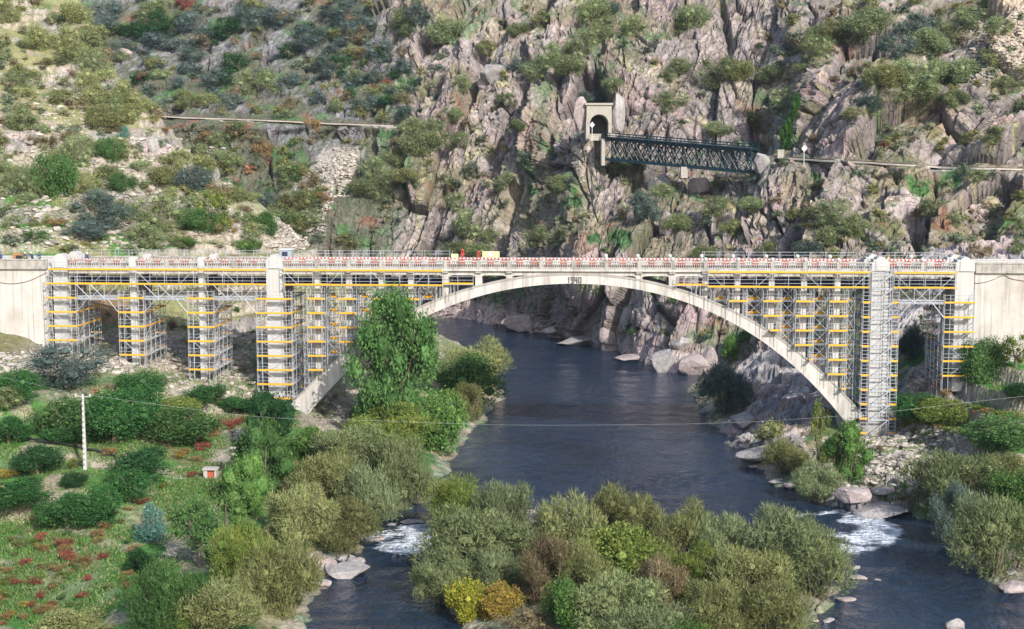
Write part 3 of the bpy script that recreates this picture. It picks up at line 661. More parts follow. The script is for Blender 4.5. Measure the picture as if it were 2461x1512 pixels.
# parapet sections
posts = sorted([S(p) for p in (242, 403, 562)] + [S(p) for p in colpx + POSTS + colR[:-1]] + [S(2014), S(2216)])
pyl = [(127, 164, 1), (311, 328, 0), (476, 492, 0), (640, 680, 1), (2094, 2137, 1), (2295, 2342, 1)]
runs = [(164, 311), (328, 476), (492, 640), (680, 2094), (2137, 2295)]
def baluster_mesh(a, b, t0):
    mb = MB(); nb = int((b - a) / .29)
    for i in range(nb):
        x = a + (i + .5) * (b - a) / nb
        mb.lathe((x, t0, ZCOR + .55), [(.1, 0), (.06, .16), (.115, .36), (.07, .58), (.1, .66)], 5)
    return mb
for tt in (-.15, DW - .45):
    for a_, b_ in runs:
        a, b = S(a_), S(b_); cuts = [a] + [p for p in posts if a + 1 < p < b - 1] + [b]
        bpart('cornice', MB().box(a, b, tt - .22, tt + .2, ZCOR, ZCOR + .26), M['concrete'])
        bpart('parapet_base', MB().box(a, b, tt - .14, tt + .14, ZCOR + .26, ZCOR + .55), M['oldconc'])
        bpart('hand_rail', MB().box(a, b, tt - .16, tt + .16, ZT - .32, ZT - .12), M['oldconc'])
        for p, q in zip(cuts[:-1], cuts[1:]):
            o = bpart('baluster', baluster_mesh(p + .2, q - .2, tt), M['oldconc']); o['kind'] = 'stuff'
        for p in cuts[1:-1]:
            po = bpart('parapet_post', MB().box(p - .24, p + .24, tt - .2, tt + .2, ZCOR + .1, ZT - .06), M['oldconc'])
            if S(1450) < p: ob('post_cap', MB().lathe((p, tt, ZT - .06), [(.2, 0), (.3, .12), (.3, .3), (.16, .5)], 7).mesh('post_cap', M['whitewash']), po)
# tall piers with stepped pylon tops
pierb = {127: 868, 311: 892, 476: 930, 640: 990, 2094: 1022, 2295: 905}
for a_, b_, big in pyl:
    a, b = S(a_), S(b_); m_ = (a + b) / 2; hw = (b - a) / 2; zb = Zp(a_, pierb[a_]) - 2
    for t0 in ((-.25, DW - 1.35) if not big else (-.35, DW - 2.2)):
        dp = 1.1 if not big else 2.0
        p = bpart('pier', MB().box(m_ - hw + .06, m_ + hw - .06, t0 + .1, t0 + dp, zb, ZT - .15), M['whitewash'])
        if big:
            pt = MB().prism([(m_ - hw, ZT - 1.35), (m_ + hw, ZT - 1.35), (m_ + hw, ZT - .1), (m_ + hw - .22, ZT - .1), (m_ + hw - .22, ZT + .25), (m_ + .55, ZT + .25), (m_ + .55, ZT + .5), (m_ + .3, ZT + .5), (m_ + .3, ZT + .62),
                             (m_ - .3, ZT + .62), (m_ - .3, ZT + .5), (m_ - .55, ZT + .5), (m_ - .55, ZT + .25), (m_ - hw + .22, ZT + .25), (m_ - hw + .22, ZT - .1), (m_ - hw, ZT - .1)], t0, t0 + dp + .1)
            pt.box(m_ - hw * .55, m_ + hw * .55, t0 - .08, t0 - .002, ZT - 1.3, ZT + .1)
        else:
            pt = MB().prism([(m_ - hw, ZT - 1.3), (m_ + hw, ZT - 1.3), (m_ + hw, ZT), (m_ + hw * .7, ZT + .25), (m_ - hw * .7, ZT + .25), (m_ - hw, ZT)], t0, t0 + dp + .1)
        ob('pylon_top', pt.mesh('pylon_top', M['whitewash']), p)
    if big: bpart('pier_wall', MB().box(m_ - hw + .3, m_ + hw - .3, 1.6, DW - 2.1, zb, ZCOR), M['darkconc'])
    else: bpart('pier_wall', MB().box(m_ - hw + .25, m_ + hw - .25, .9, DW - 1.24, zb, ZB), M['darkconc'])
# navy pipes slung under the deck
for a_, b_ in ((165, 1064), (1705, 2295)):
    for t0 in (2.4, 4.6): bpart('service_pipe', MB().bar((S(a_), t0, Zp(400, 672, 3)), (S(b_), t0, Zp(400, 672, 3)), .42, 8), M['navy'])
# abutment walls left and right
for side, a, b, lab in (('l', S(-260), S(116) - .02, 'stained concrete abutment wall at the left end of the arch bridge'), ('r', S(2343) + .02, S(2720), 'clean white concrete abutment wall at the right end of the arch bridge')):
    r = empty('abutment_wall', bw((a + b) / 2, 0, 12), YAW, label=lab, cat='wall')
    m_ = (a + b) / 2; f = lambda nm, mb, mt: ob(nm, mb.mesh(nm, mt), r, (-m_, 0, -12))
    f('wall_face', MB().box(a, b, -.12, 1.2, 8, ZCOR + .0), M['wallconc'])
    f('wall_face', MB().box(a, b, DW - 1.4, DW - .4, 8, ZCOR), M['wallconc'])
    f('fill', MB().box(a, b, 1.21, DW - 1.41, 8, ZCOR + .47), simple('road_fill', (.3, .27, .23), .95, 0, .2))
    f('cornice', MB().box(a, b, -.5, .1, ZCOR + .004, ZCOR + .3), M['oldconc'])
    f('parapet', MB().box(a, b, -.38, -.02, ZCOR + .304, ZT - .3), M['oldconc'])
    f('parapet', MB().box(a, b, DW - .66, DW - .3, ZCOR + .004, ZT - .3), M['whitewash'])
    f('coping', MB().box(a, b, -.46, .06, ZT - .297, ZT - .12), M['oldconc'])
    f('coping', MB().box(a, b, DW - .72, DW - .24, ZT - .297, ZT - .12), M['whitewash'])
    for k in range(int((b - a) / 4.4)):
        x = a + 2.2 + k * 4.4; f('parapet_post', MB().box(x - .2, x + .2, -.42, .02, ZCOR + .3, ZT - .13), M['oldconc'])
# slack cable on each abutment face
for pts, lab in (([(0, 679), (30, 682), (70, 675), (112, 655)], 'thin brown cable sagging across the left abutment wall'), ([(2310, 672), (2345, 681), (2380, 675), (2411, 662), (2430, 670), (2465, 676)], 'thin brown cable sagging across the right abutment wall')):
    mb = MB(); pp = catmull(np.array([[*bs(x, y, -.2)] for x, y in pts]), 14)
    for p, q in zip(pp[:-1], pp[1:]): mb.bar((p[0], -.2, p[1]), (q[0], -.2, q[1]), .035, 5)
    tag(ob('wall_cable', mb.mesh('wall_cable', M['rust']), None, B0, rot=(0, 0, YAW)), lab, 'cable')

# ================================================================ TRAFFIC BARRIERS ON THE DECK
bar_root = empty('traffic_barrier'); BL = 2.0
def barrier(root):
    for k in range(8): brd('board_stripe', -1 + k * .25 + .01, -1 + k * .25 + .24, -.03, .03, 1.1, 1.28, root, 'white' if k % 2 else 'red')
    for x0, c_ in ((-1, 'red'), (0, 'white')): brd('panel', x0 + .02, x0 + .98, -.05, .05, .12, .98, root, c_)
    for x in (-.7, .7): brd('foot', x - .05, x + .05, -.25, .25, 0, .12, root, 'black')
    for x in (-.95, .93): brd('post', x, x + .04, -.045, .045, .98, 1.1, root, 'white')
def copy_tree(o, parent=None):
    c = o.copy(); COL.objects.link(c)
    if parent: c.parent = parent
    for ch in list(o.children): copy_tree(ch, c)
    return c
barrier(bar_root)
bl = []
for a_, b_ in runs:
    x = S(a_) + 1.1
    while x < S(b_) - 1.0: bl.append((x, a_)); x += 2.03
first = True
for i, (x, a_) in enumerate(bl):
    o = bar_root if first else copy_tree(bar_root); first = False
    o.location = bw(x, .75, ZCOR + .47 - (.28 if a_ < 600 else 0.0)); o.rotation_euler = (0, 0, YAW + random.uniform(-.03, .03))
    where = {164: 'between the first and second pylons from the left', 328: 'between the second and third pylons from the left', 492: 'between the third and fourth pylons from the left', 680: 'in the long row over the arch', 2137: 'between the two pylons at the right end'}[a_]
    tag(o, 'red and white barrier behind the balustrade ' + where, 'barrier', 'traffic barriers ' + where)

# ================================================================ SCAFFOLDING
R_ = .042
class Scaf:
    def __init__(s, label, s0, t0, z0):
        s.o = (s0, t0, z0); s.e = empty('scaffold', bw(*s.o), YAW, label=label, cat='scaffold')
    def tb(s, n, a, b, r=R_, mk='steel'): return tube(n, a, b, r, s.e, mk, s.o)
    def bd(s, n, *a, mk='yellow'): return brd(n, *a, s.e, mk, s.o)
def zground(s, t):
    p = bw(s, t, 0); return max(gz(p[0], p[1]), .1)
def pier_tower(label, pa, pb, pyb, top, lo, back=DW + .9, leftmost=False, yel=True, sidey=(3, 4)):
    a, b = S(pa, 750, -1.6), S(pb, 750, -1.6); tf, ti2, tb_ = -1.6, -.95, back
    sc = Scaf(label, (a + b) / 2, tf, Zp(pa, pyb, -1.5)); nb = 4
    xs = [a, a + .75, b - .75, b]
    zt = LEV[top] + 1.15
    for x in xs:
        for t in ((tf, ti2) if x in xs[:1] + xs[-1:] else (tf,)):
            sc.tb('standard', (x, t, zground(x, t)), (x, t, zt))
        for t in ((tb_, tb_ - .8) if x in (a, b) else (tb_,)): sc.tb('standard', (x, t, zground(x, t)), (x, t, zt))
    for x in (a, b):
        for t in (1.2, 3.2, 5.3): sc.tb('standard', (x, t, zground(x, t)), (x, t, zt))
    for t in (.5, 3.2, 5.5): sc.tb('standard', (b - .8, t, zground(b - .8, t)), (b - .8, t, zt))
    for k in range(top, lo + 1):
        z = LEV[k]
        for dz in (0, .55, 1.05):
            sc.tb('ledger', (a, tf, z + dz), (b, tf, z + dz), .03); 
            for x in (a, b): sc.tb('guard_rail', (x, tf, z + dz), (x, tb_, z + dz), .03)
        for dz in (0, 1.05): sc.tb('ledger', (a, tb_, z + dz), (b, tb_, z + dz), .03)
        sc.bd('toe_board', a - .05, b + .05, tf - .07, tf - .04, z - .02, z + .2)
        sc.bd('platform', a, b, tf, ti2, z - .09, z - .02, mk='plank')
        sc.bd('toe_board', a - .05, b + .05, tb_ + .05, tb_ + .08, z - .02, z + .17)
        sc.bd('platform', b - .8, b, ti2 + .01, tb_, z - .095, z - .025, mk='plank')
        if k in sidey: sc.bd('toe_board', b + .05, b + .08, tf, tb_, z - .02, z + .17)
        else: sc.bd('edge_plank', b + .05, b + .08, tf, tb_, z - .06, z + .05, mk='plank')
    for k in range(top, lo, 1):
        z = LEV[k]; l, r = (xs[1], xs[2]) if k % 2 else (xs[2], xs[1])
        sc.tb('brace', (l, tf - .03, z), (r, tf - .03, z - 2), .03)
        t0, t1 = (tf, 1.2) if k % 2 else (1.2, tf)
        sc.tb('brace', (b, t0, z), (b, t1, z - 2), .03); sc.tb('brace', (b, 3.2 if k % 2 else 5.3, z), (b, 5.3 if k % 2 else 3.2, z - 2), .03)
    return sc
pier_tower('silver scaffold with yellow boards wrapped round the leftmost pier, next to the stained wall', 113, 183, 850, 1, 5)
pier_tower('silver scaffold with yellow boards round the second pier from the left', 285, 346, 885, 2, 6)
pier_tower('silver scaffold with yellow boards round the third pier from the left', 451, 513, 920, 2, 7)
pier_tower('tall silver scaffold with yellow boards round the wide fourth pier, left of the arch', 616, 700, 985, 2, 10)
pier_tower('silver scaffold with yellow boards round the rightmost pier, next to the clean white wall', 2270, 2342, 900, 2, 7, sidey=())
def gallery(label, pa, pb, truss=None, back=True, levels=(0, 1), pitch=2.07, zlow=None):
    a, b = S(pa, 660, -1.6), S(pb, 660, -1.6); tf, tb_ = -1.6, -.7
    sc = Scaf(label, (a + b) / 2, tf, LEV[levels[-1]])
    n = max(1, round((b - a) / pitch)); xs = [a + i * (b - a) / n for i in range(n + 1)]
    zt = LEV[0] + 1.15; z0 = LEV[levels[-1]] - (2 if truss else .3)
    for i, x in enumerate(xs):
        sc.tb('standard', (x, tf, z0), (x, tf, zt)); sc.tb('standard', (x, DW + .9, z0), (x, DW + .9, ZT + .75))
        for t in (1.4, 4.2): sc.tb('hanger', (x, t, z0 + .3), (x, t, ZB), .035)
        if i % 2 == 0: sc.tb('standard', (x, tb_, z0), (x, tb_, zt - 1.2), .03)
        sc.tb('guard_post', (x + .3, DW + 1.5, LEV[0]), (x + .3, DW + 1.5, ZT + .75), .03)
    for L_ in levels:
        z = LEV[L_]
        for dz in (-.02, .55, 1.05):
            sc.tb('ledger', (a, tf, z + dz), (b, tf, z + dz), .032); sc.tb('ledger', (a, DW + .9, z + dz), (b, DW + .9, z + dz), .03)
        for i in range(n):
            x0, x1 = xs[i], xs[i + 1]
            sc.bd('toe_board', x0 + .01, x1 - .01, tf - .07, tf - .04, z - .02, z + .21 + random.uniform(-.03, .03))
            sc.bd('platform', x0 + .01, x1 - .01, tf, tb_, z - .085, z - .025, mk='plank')
            sc.bd('toe_board', x0 + .01, x1 - .01, DW + .95, DW + .98, z, z + .2)
        if L_ == levels[-1]:
            for t in (.4, 1.9, 3.4, 4.9, 6.4): sc.bd('platform', a, b, t, t + 1.1, z - .12, z - .06, mk='plank')
    for z in (ZT + .25, ZT + .68): sc.tb('guard_rail', (a, DW + .9, z), (b, DW + .9, z), .032)
    for i in range(0, n, 3):
        for L_ in levels[:1] + ((levels[1],) if truss else ()):
            x0, x1 = xs[i], xs[min(i + 1, n)]
            if (i // 3) % 2: x0, x1 = x1, x0
            sc.tb('brace', (x0, tf + .05, LEV[L_]), (x1, tf + .05, LEV[L_] - 2), .04)
            sc.tb('brace', (x0, DW + .85, LEV[L_]), (x1, DW + .85, LEV[L_] - 2), .03)
    return sc, xs
g1, xs1 = gallery('two level silver and yellow scaffold gallery hung along the deck left of the arch', 117, 640)
g2, xs2 = gallery('long two level scaffold gallery along the deck right of the wide fourth pylon', 682, 1064)
g3, xs3 = gallery('two level silver and yellow scaffold gallery along the deck right of the arch crown', 1702, 2090)
g4, xs4 = gallery('short silver and yellow scaffold gallery between the two pylons at the right end', 2149, 2300)
# lattice beams and knee braces spanning between pier towers
def lattice(label, pa, pb, k=2):
    a, b = S(pa, 720, -1.6), S(pb, 720, -1.6); z = LEV[k]
    sc = Scaf(label, (a + b) / 2, -1.6, z - .4)
    for t in (-1.6, -.8, 2.5, 5.5, DW + .9):
        for dz in (.3, 0, -.14): sc.tb('beam_chord', (a, t, z + dz), (b, t, z + dz), .05)
        n = 10
        for i in range(n): sc.tb('lacing', (a + i * (b - a) / n, t, z + (.3 if i % 2 else 0)), (a + (i + 1) * (b - a) / n, t, z + (0 if i % 2 else .3)), .025)
    L3 = (b - a) / 3
    for t in (-1.62, DW + .8):
        for x0, x1, z0, z1 in ((a, a + L3, LEV[k - 1], z), (a + L3, a + 2 * L3, LEV[k - 1], z), (b, b - L3, LEV[k - 1], z), (b - L3, b - 2 * L3, LEV[k - 1], z), (a, a + L3 * .8, LEV[k + 1], z), (b, b - L3 * .8, LEV[k + 1], z)):
            sc.tb('brace', (x0, t, z0), (x1, t, z1), .05)
        for x in (a + L3, a + 2 * L3): sc.tb('hanger', (x, t, z - .35), (x, t, LEV[k - 1]), .05)
lattice('blue-silver lattice scaffold beams between the first and second piers from the left', 183, 285)
lattice('blue-silver lattice scaffold beams between the second and third piers from the left', 346, 451)
lattice('blue-silver lattice scaffold beams between the third and fourth piers from the left', 513, 616)
lattice('blue-silver lattice scaffold beams between the two right hand piers', 2160, 2270)
# scaffolds standing on the arch round the spandrel columns
ordn = ['nearest the wide left pier', 'second from the wide left pier', 'third from the wide left pier', 'behind the top of the tall poplar', 'just left of the open crown of the arch']
ordr = ['just right of the open crown of the arch', 'fourth from the wide right pier', 'third from the wide right pier', 'second from the wide right pier', 'nearest the wide right pier']
def arch_scaffold(pc, label, k0=2, bay=True, pbay=None):
    s = S(pc); a, b = s - 1.25, s + 1.25; tf, tb_ = -1.2, DW + .3
    zf = lambda x: zE(x) + .1
    if zf(s) > LEV[1] - .5: return
    sc = Scaf(label, s, 0, zf(s)); rows_ = (.08, 1.3, 3.4, 5.4, DW - .6)
    def std(x, t): sc.tb('standard', (x, t, max(zf(x), 2)), (x, t, LEV[1] + .02))
    for x in (a, a + .55, b - .5, b):
        for t in (rows_ if x in (a, b) else rows_[:1]): std(x, t)
        # outer front row hangs just in front of the rib
        sc.tb('standard', (x, tf, zf(x) - .3), (x, tf, LEV[1] + .02))
    for k in range(k0, 12):
        z = LEV[k]
        if z < min(zf(a), zf(b)) + .2: break
        xa = a; xb = b
        while zf(xa) > z - .1 and xa < xb: xa += .1
        while zf(xb) > z - .1 and xa < xb: xb -= .1
        if xb - xa < .4: continue
        for dz in (-.02, .55, 1.05):
            sc.tb('ledger', (xa, tf, z + dz), (xb, tf, z + dz), .032); sc.tb('ledger', (xa, DW - .6, z + dz), (xb, DW - .6, z + dz), .03)
        for x in (xa, xb): sc.tb('transom', (x, tf, z), (x, DW - .6, z), .03)
        sc.bd('toe_board', xa, xb, tf - .07, tf - .04, z - .02, z + .22); sc.bd('platform', xa, xb, tf, -.05, z - .09, z - .025, mk='plank')
        sc.bd('toe_board', xa, xb, DW - .55, DW - .52, z, z + .2)
    if pbay:
        c0 = S(pbay); c1, c2 = min(c0, s), max(c0, s); c1 += 1.3; c2 -= 1.3; tm = 2.6
        for x in (c1, c2): sc.tb('standard', (x, tm, zf(x)), (x, tm, LEV[1])); sc.tb('standard', (x, .08, zf(x)), (x, .08, LEV[1]))
        for k in range(k0, 12):
            z = LEV[k]
            lo_ = max(zf(c1), zf(c2))
            if z < lo_ - 1.0: break
            if z > lo_:
                sc.bd('toe_board', c1, c2, tm, tm + .03, z - .05, z + .3); sc.bd('platform', c1, c2, tm + .04, tm + 1.6, z - .09, z - .025, mk='plank')
                for dz in (-.05, .1): sc.tb('ledger', (c1, .08, z + dz), (c2, .08, z + dz), .035)
                for dz in (.55, 1.05): sc.tb('ledger', (c1, tm, z + dz), (c2, tm, z + dz), .03)
            sc.tb('brace', (c1, .05, max(z + 2, zf(c1))), (c2, .05, max(z, zf(c2))), .032)
            sc.tb('brace', (c2, .02, max(z + 2, zf(c2))), (c1, .02, max(z, zf(c1))), .032)
for i, (pc, pb_) in enumerate(zip([762, 838, 916, 987, 1071], [705, 762, 838, 916, 987])): arch_scaffold(pc, 'scaffold on the arch round the column ' + ordn[i], pbay=pb_)
for i, (pc, pb_) in enumerate(zip([1695, 1773, 1855.5, 1933.5, 2014], [1773, 1855.5, 1933.5, 2014, 2080])): arch_scaffold(pc, 'scaffold on the arch round the column ' + ordr[i], pbay=pb_)
# short platforms reaching toward the crown
for a_, b_, lab in ((1064, 1138, 'short scaffold platform reaching right above the left side of the arch'), (1624, 1700, 'short scaffold platform reaching left above the right side of the arch')):
    a, b = S(a_), S(b_); sc = Scaf(lab, (a + b) / 2, -.6, LEV[1]); z = LEV[1] + .15
    for i in range(2): sc.bd('toe_board', a + i * (b - a) / 2, a + (i + 1) * (b - a) / 2 - .02, -.62, -.59, z, z + .22)
    sc.bd('platform', a, b, -.58, .9, z - .09, z - .02, mk='plank')
    for dz in (.55, 1.05): sc.tb('guard_rail', (a, -.55, z + dz), (b, -.55, z + dz), .032)
    for x in (a, (a + b) / 2, b): sc.tb('standard', (x, -.55, min(z, zE(x) + .1)), (x, -.55, z + 1.1))
# tower pieces either side of the wide right pier, and the ladder-beam tower on its face
def side_bay(label, pa, pb, lo):
    a, b = S(pa, 800, -1.4), S(pb, 800, -1.4); sc = Scaf(label, (a + b) / 2, -1.4, zground(a, -1.4))
    for x in (a, b):
        for t in (-1.4, -.5, 2.5, 5.0, DW + .8): sc.tb('standard', (x, t, zground(x, t)), (x, t, LEV[0] + 1.1))
    for k in range(2, lo + 1):
        z = LEV[k] - .1; sc.bd('toe_board', a - .05, b + .05, -1.47, -1.44, z, z + .24); sc.bd('platform', a, b, -1.4, DW + .8, z - .09, z - .02, mk='plank')
        for dz in (-.02, .5, 1.0, 1.5): sc.tb('ledger', (a, -1.4, z + dz), (b, -1.4, z + dz), .035); sc.tb('ledger', (a, DW + .8, z + dz), (b, DW + .8, z + dz), .03)
        sc.tb('transom', (b, -1.4, z + 1), (b, DW + .8, z + 1), .03)
side_bay('narrow scaffold bay with yellow boards on the left side of the wide right pier', 2073, 2089, 11)
side_bay('narrow scaffold bay with yellow boards on the right side of the wide right pier', 2141, 2159, 11)
a, b = S(2092, 800, -1.5), S(2142, 800, -1.5); sc = Scaf('white ladder-beam scaffold with slanting braces on the wide right pier', (a + b) / 2, -1.5, Zp(2115, 1018, -1.5))
for x in (a, a + .9, b - .3, b): sc.tb('standard', (x, -1.5, zground(x, -1.5)), (x, -1.5, LEV[0] + .2), .045)
for k in range(0, 12):
    z = LEV[k] - .1
    if z - 2 < zground(a, -1.5) - 1.2: break
    for dz in (0, -.12): sc.tb('ladder_beam', (a, -1.5, z + dz), (b, -1.5, z + dz), .055)
    for dz in (.5, 1.0): sc.tb('guard_rail', (a, -1.5, z + dz), (b, -1.5, z + dz), .03)
    if k < 11: sc.tb('brace', (b, -1.55, z), (a + .35, -1.55, z - 1.95), .07)

# ================================================================ RAILWAY: track bed, tunnel portal, lattice girder viaduct
def ribbon(name, pts, wid, label, cat, wallh=.6):
    P_ = catmull(np.array([W(*p) for p in pts]), 60); mb = MB(); rails = MB(); wall = MB(); tal = MB()
    for i in range(len(P_)):
        p = P_[i]; t = P_[min(i + 1, 59)] - P_[max(i - 1, 0)]; t = t / np.linalg.norm(t); nrm = np.array([t[1], -t[0], 0]); nrm /= np.linalg.norm(nrm)
        if nrm[1] > 0: nrm = -nrm
        f_ = p + nrm * wid * .5; r_ = p - nrm * wid * 1.2; jit = .12 * math.sin(i * .9)
        mb.v += [tuple(f_), tuple(r_), (f_[0], f_[1], f_[2] - .1), (r_[0], r_[1], r_[2] - 3)]
        fo = f_ + nrm * .25
        wall.v += [(f_[0], f_[1], f_[2] + .06), (fo[0], fo[1], fo[2] + .02), (fo[0] + nrm[0] * .1, fo[1] + nrm[1] * .1, fo[2] - .3 - jit * .4), (fo[0] + nrm[0] * 1.1, fo[1] + nrm[1] * 1.1, fo[2] - 2.6 + 3 * jit)]
        for q, w_ in ((.35, .05), (-.65, .05)):
            c_ = p + nrm * q; rails.v += [tuple(c_ + nrm * w_ + [0, 0, .02]), tuple(c_ + nrm * w_ + [0, 0, .2]), tuple(c_ - nrm * w_ + [0, 0, .2])]
    for i in range(len(P_) - 1):
        k = 4 * i; mb.f += [(k, k + 1, k + 5, k + 4), (k + 2, k, k + 4, k + 6), (k + 1, k + 3, k + 7, k + 5)]
        k = 4 * i; wall.f += [(k, k + 1, k + 5, k + 4), (k + 1, k + 2, k + 6, k + 5)]; tal.f.append((k + 2, k + 3, k + 7, k + 6))
        k = 6 * i; rails.f += [(k, k + 1, k + 7, k + 6), (k + 1, k + 2, k + 8, k + 7), (k + 3, k + 4, k + 10, k + 9), (k + 4, k + 5, k + 11, k + 10)]
    r = empty(name, P_[0], label=label, cat=cat); lo = tuple(-P_[0])
    ob('track_bed', mb.mesh('track_bed', M['ballast']), r, lo); tal.v = wall.v; ob('edge_wall', wall.mesh('edge_wall', M['pale']), r, lo); ob('rails', rails.mesh('rails', M['rust']), r, lo)
def cl(px, py, off=2.5):
    h = hit_cliff(px, py); return (px, py, (h[0][1] if h else 380) - off)
def ribbon_pts(l, off): 
    ds = [cl(px, py, 0)[2] for px, py in l]; ds = [np.median(ds[max(0, i - 1):i + 2]) for i in range(len(ds))]
    return [(px, py, d - off) for (px, py), d in zip(l, ds)]
ribbon('railway_track', ribbon_pts([(380, 279), (460, 283), (560, 286), (660, 290), (760, 295), (860, 299), (950, 302)], -1.3), 2.0, 'railway track on a pale ledge along the far left hillside', 'railway track')
ribbon('railway_track', ribbon_pts([(1848, 376), (1920, 381), (2000, 386), (2090, 390), (2180, 396), (2260, 401), (2360, 404), (2480, 407)], -1.4), 2.2, 'railway track on a pale ledge running right from the green lattice viaduct', 'railway track')
# portal
dP = 343.5
xa, _, zb_ = W(1408, 331, dP); xb, _, zt_ = W(1470, 252, dP); xc, _, zc_ = W(1440, 275, dP); xl = W(1417, 300, dP)[0]; xr = W(1462, 300, dP)[0]
por = empty('tunnel_portal', ((xa + xb) / 2, dP, zb_), label='pale stone railway tunnel portal with a dark round arch', cat='tunnel portal'); po = (-(xa + xb) / 2, -dP, -zb_)
rr_ = (xr - xl) / 2; zs = zc_ - rr_; aa = [math.pi * i / 14 for i in range(15)]; xm = (xl + xr) / 2
ring = [(xm + rr_ * math.cos(t), zs + rr_ * math.sin(t)) for t in aa]
mb = MB()
outl = [(xb, zs)] + [(xm + (xb - xm) * max(-1, min(1, 1.45 * math.cos(t))), zs + (zt_ - zs) * min(1, 1.6 * math.sin(t))) for t in aa[1:-1]] + [(xa, zs)]
for t0, t1 in ((dP - .6, dP + 7),):
    for i in range(14):
        a_, b_ = ring[i], ring[i + 1]; c_, d_ = outl[i], outl[i + 1]; k = len(mb.v)
        mb.v += [(a_[0], t0, a_[1]), (c_[0], t0, c_[1]), (d_[0], t0, d_[1]), (b_[0], t0, b_[1]), (a_[0], t1, a_[1]), (b_[0], t1, b_[1]), (c_[0], t1, c_[1]), (d_[0], t1, d_[1])]
        mb.f += [(k, k + 1, k + 2, k + 3), (k, k + 3, k + 5, k + 4), (k + 1, k + 6, k + 7, k + 2)]
mb.box(xa, xl, dP - .6, dP + 7, zb_ - .8, zs); mb.box(xr, xb, dP - .6, dP + 7, zb_ - .8, zs)
ob('portal_masonry', mb.mesh('portal_masonry', M['stone']), por, po)
ob('cornice', MB().box(xa - .3, xb + .3, dP - .95, dP + .5, zt_ - .1, zt_ + .4).mesh('cornice', M['stone']), por, po)
vr = MB()
for i in range(14):
    a_, b_ = aa[i], aa[i + 1]; k = len(vr.v)
    for t in (a_, b_):
        for q in (rr_ - .02, rr_ + .5): vr.v += [(xm + q * math.cos(t), dP - .72, zs + q * math.sin(t))]
    vr.f.append((k, k + 1, k + 3, k + 2))
    o = MB(); 
    p4 = [vr.v[k], vr.v[k + 1], vr.v[k + 3], vr.v[k + 2]]; o.v = [p for p in p4] + [(p[0], p[1] + .13, p[2]) for p in p4]; o.f = [(0, 1, 2, 3), (0, 4, 5, 1), (1, 5, 6, 2), (2, 6, 7, 3), (3, 7, 4, 0)]
    ob('arch_stone', o.mesh('arch_stone', M['stone']), por, po)
ob('tunnel_lining', MB().box(xl - .01, xr + .01, dP + 6.9, dP + 7.2, zb_ - 1, zc_ + .1).mesh('tunnel_lining', M['black']), por, po)  # black plate across the bore stands in for the tunnel's darkness
# approach parapet blocks and abutment pier of the viaduct
for x0, x1, y0, y1, lab in ((1417, 1444, 322, 332, 'low pale stone parapet left of the tunnel tracks'), (1462, 1482, 322, 332, 'low pale stone parapet right of the tunnel mouth'), (1869, 1884, 360, 374, 'small square stone pillar beside the track, right of the viaduct')):
    d = 340.5 if x0 < 1500 else 313; a_ = W(x0, y1, d); b_ = W(x1, y0, d)
    t = empty('stone_parapet', ((a_[0] + b_[0]) / 2, d, a_[2]), label=lab, cat='parapet'); lo = (-(a_[0] + b_[0]) / 2, -d, -a_[2])
    ob('wall_block', MB().box(a_[0], b_[0], d, d + .8, a_[2] - .6, b_[2] - .25).mesh('wall_block', M['stone']), t, lo); ob('coping', MB().box(a_[0] - .12, b_[0] + .12, d - .12, d + .92, b_[2] - .248, b_[2]).mesh('coping', M['pale']), t, lo)
vA = Vector(W(1453, 334, 340)); vB = Vector(W(1806, 363, 318)); Lv = (vB - vA).length
d3 = (vB - vA).normalized(); azv = math.atan2(d3.y, d3.x)
via = empty('railway_viaduct', vA, label='dark blue-green lattice girder railway viaduct leaving the tunnel', cat='railway bridge')
nrm = Vector((-d3.y, d3.x, 0)).normalized()        # away from the camera
if nrm.y < 0: nrm = -nrm
P3 = lambda u, w_, z: d3 * u + nrm * w_ + Vector((0, 0, z))
def vt(n, a, b, r=.09): return tube(n, P3(*a), P3(*b), r * 1.75, via, 'truss')
HT = -4.9
for w_ in (0, 3.6):
    for z in (0, HT):
        me = MB(); a_, b_ = P3(0, w_, z), P3(Lv, w_, z); k = 0
        me.v = [tuple(a_ + Vector((0, dy, dz))) for dy, dz in ((-.3, -.36), (.3, -.36), (.3, .36), (-.3, .36))] + [tuple(b_ + Vector((0, dy, dz))) for dy, dz in ((-.3, -.36), (.3, -.36), (.3, .36), (-.3, .36))]
        me.f = [(0, 1, 5, 4), (1, 2, 6, 5), (2, 3, 7, 6), (3, 0, 4, 7), (3, 2, 1, 0), (4, 5, 6, 7)]
        ob('chord', me.mesh('chord', M['truss']), via)
    nbay = 24; bw_ = Lv / nbay
    for i in range(nbay + 1):
        u = i * bw_
        if i % 4 == 0: vt('post', (u, w_, 0), (u, w_, HT), .1)
        if i + 2 <= nbay:
            vt('lattice_bar', (u, w_ - .1, 0), (u + 2 * bw_, w_ - .1, HT), .075); vt('lattice_bar', (u + 2 * bw_, w_ + .1, 0), (u, w_ + .1, HT), .06)
for i in range(22):
    u = i * Lv / 21; vt('deck_beam', (u, -.9, .3), (u, 4.5, .3), .12)
    for w_ in (-.9, 4.5): vt('rail_post', (u, w_, .3), (u, w_, 1.5), .05)
for w_ in (-.9, 4.5):
    for z in (.9, 1.5): vt('hand_rail', (0, w_, z), (Lv, w_, z), .045)
me = MB(); q = [P3(0, -.95, .42), P3(Lv, -.95, .42), P3(Lv, 4.55, .42), P3(0, 4.55, .42)]
me.v = [tuple(p) for p in q] + [tuple(p + Vector((0, 0, .18))) for p in q]; me.f = [(3, 2, 1, 0), (4, 5, 6, 7), (0, 1, 5, 4), (1, 2, 6, 5), (2, 3, 7, 6), (3, 0, 4, 7)]
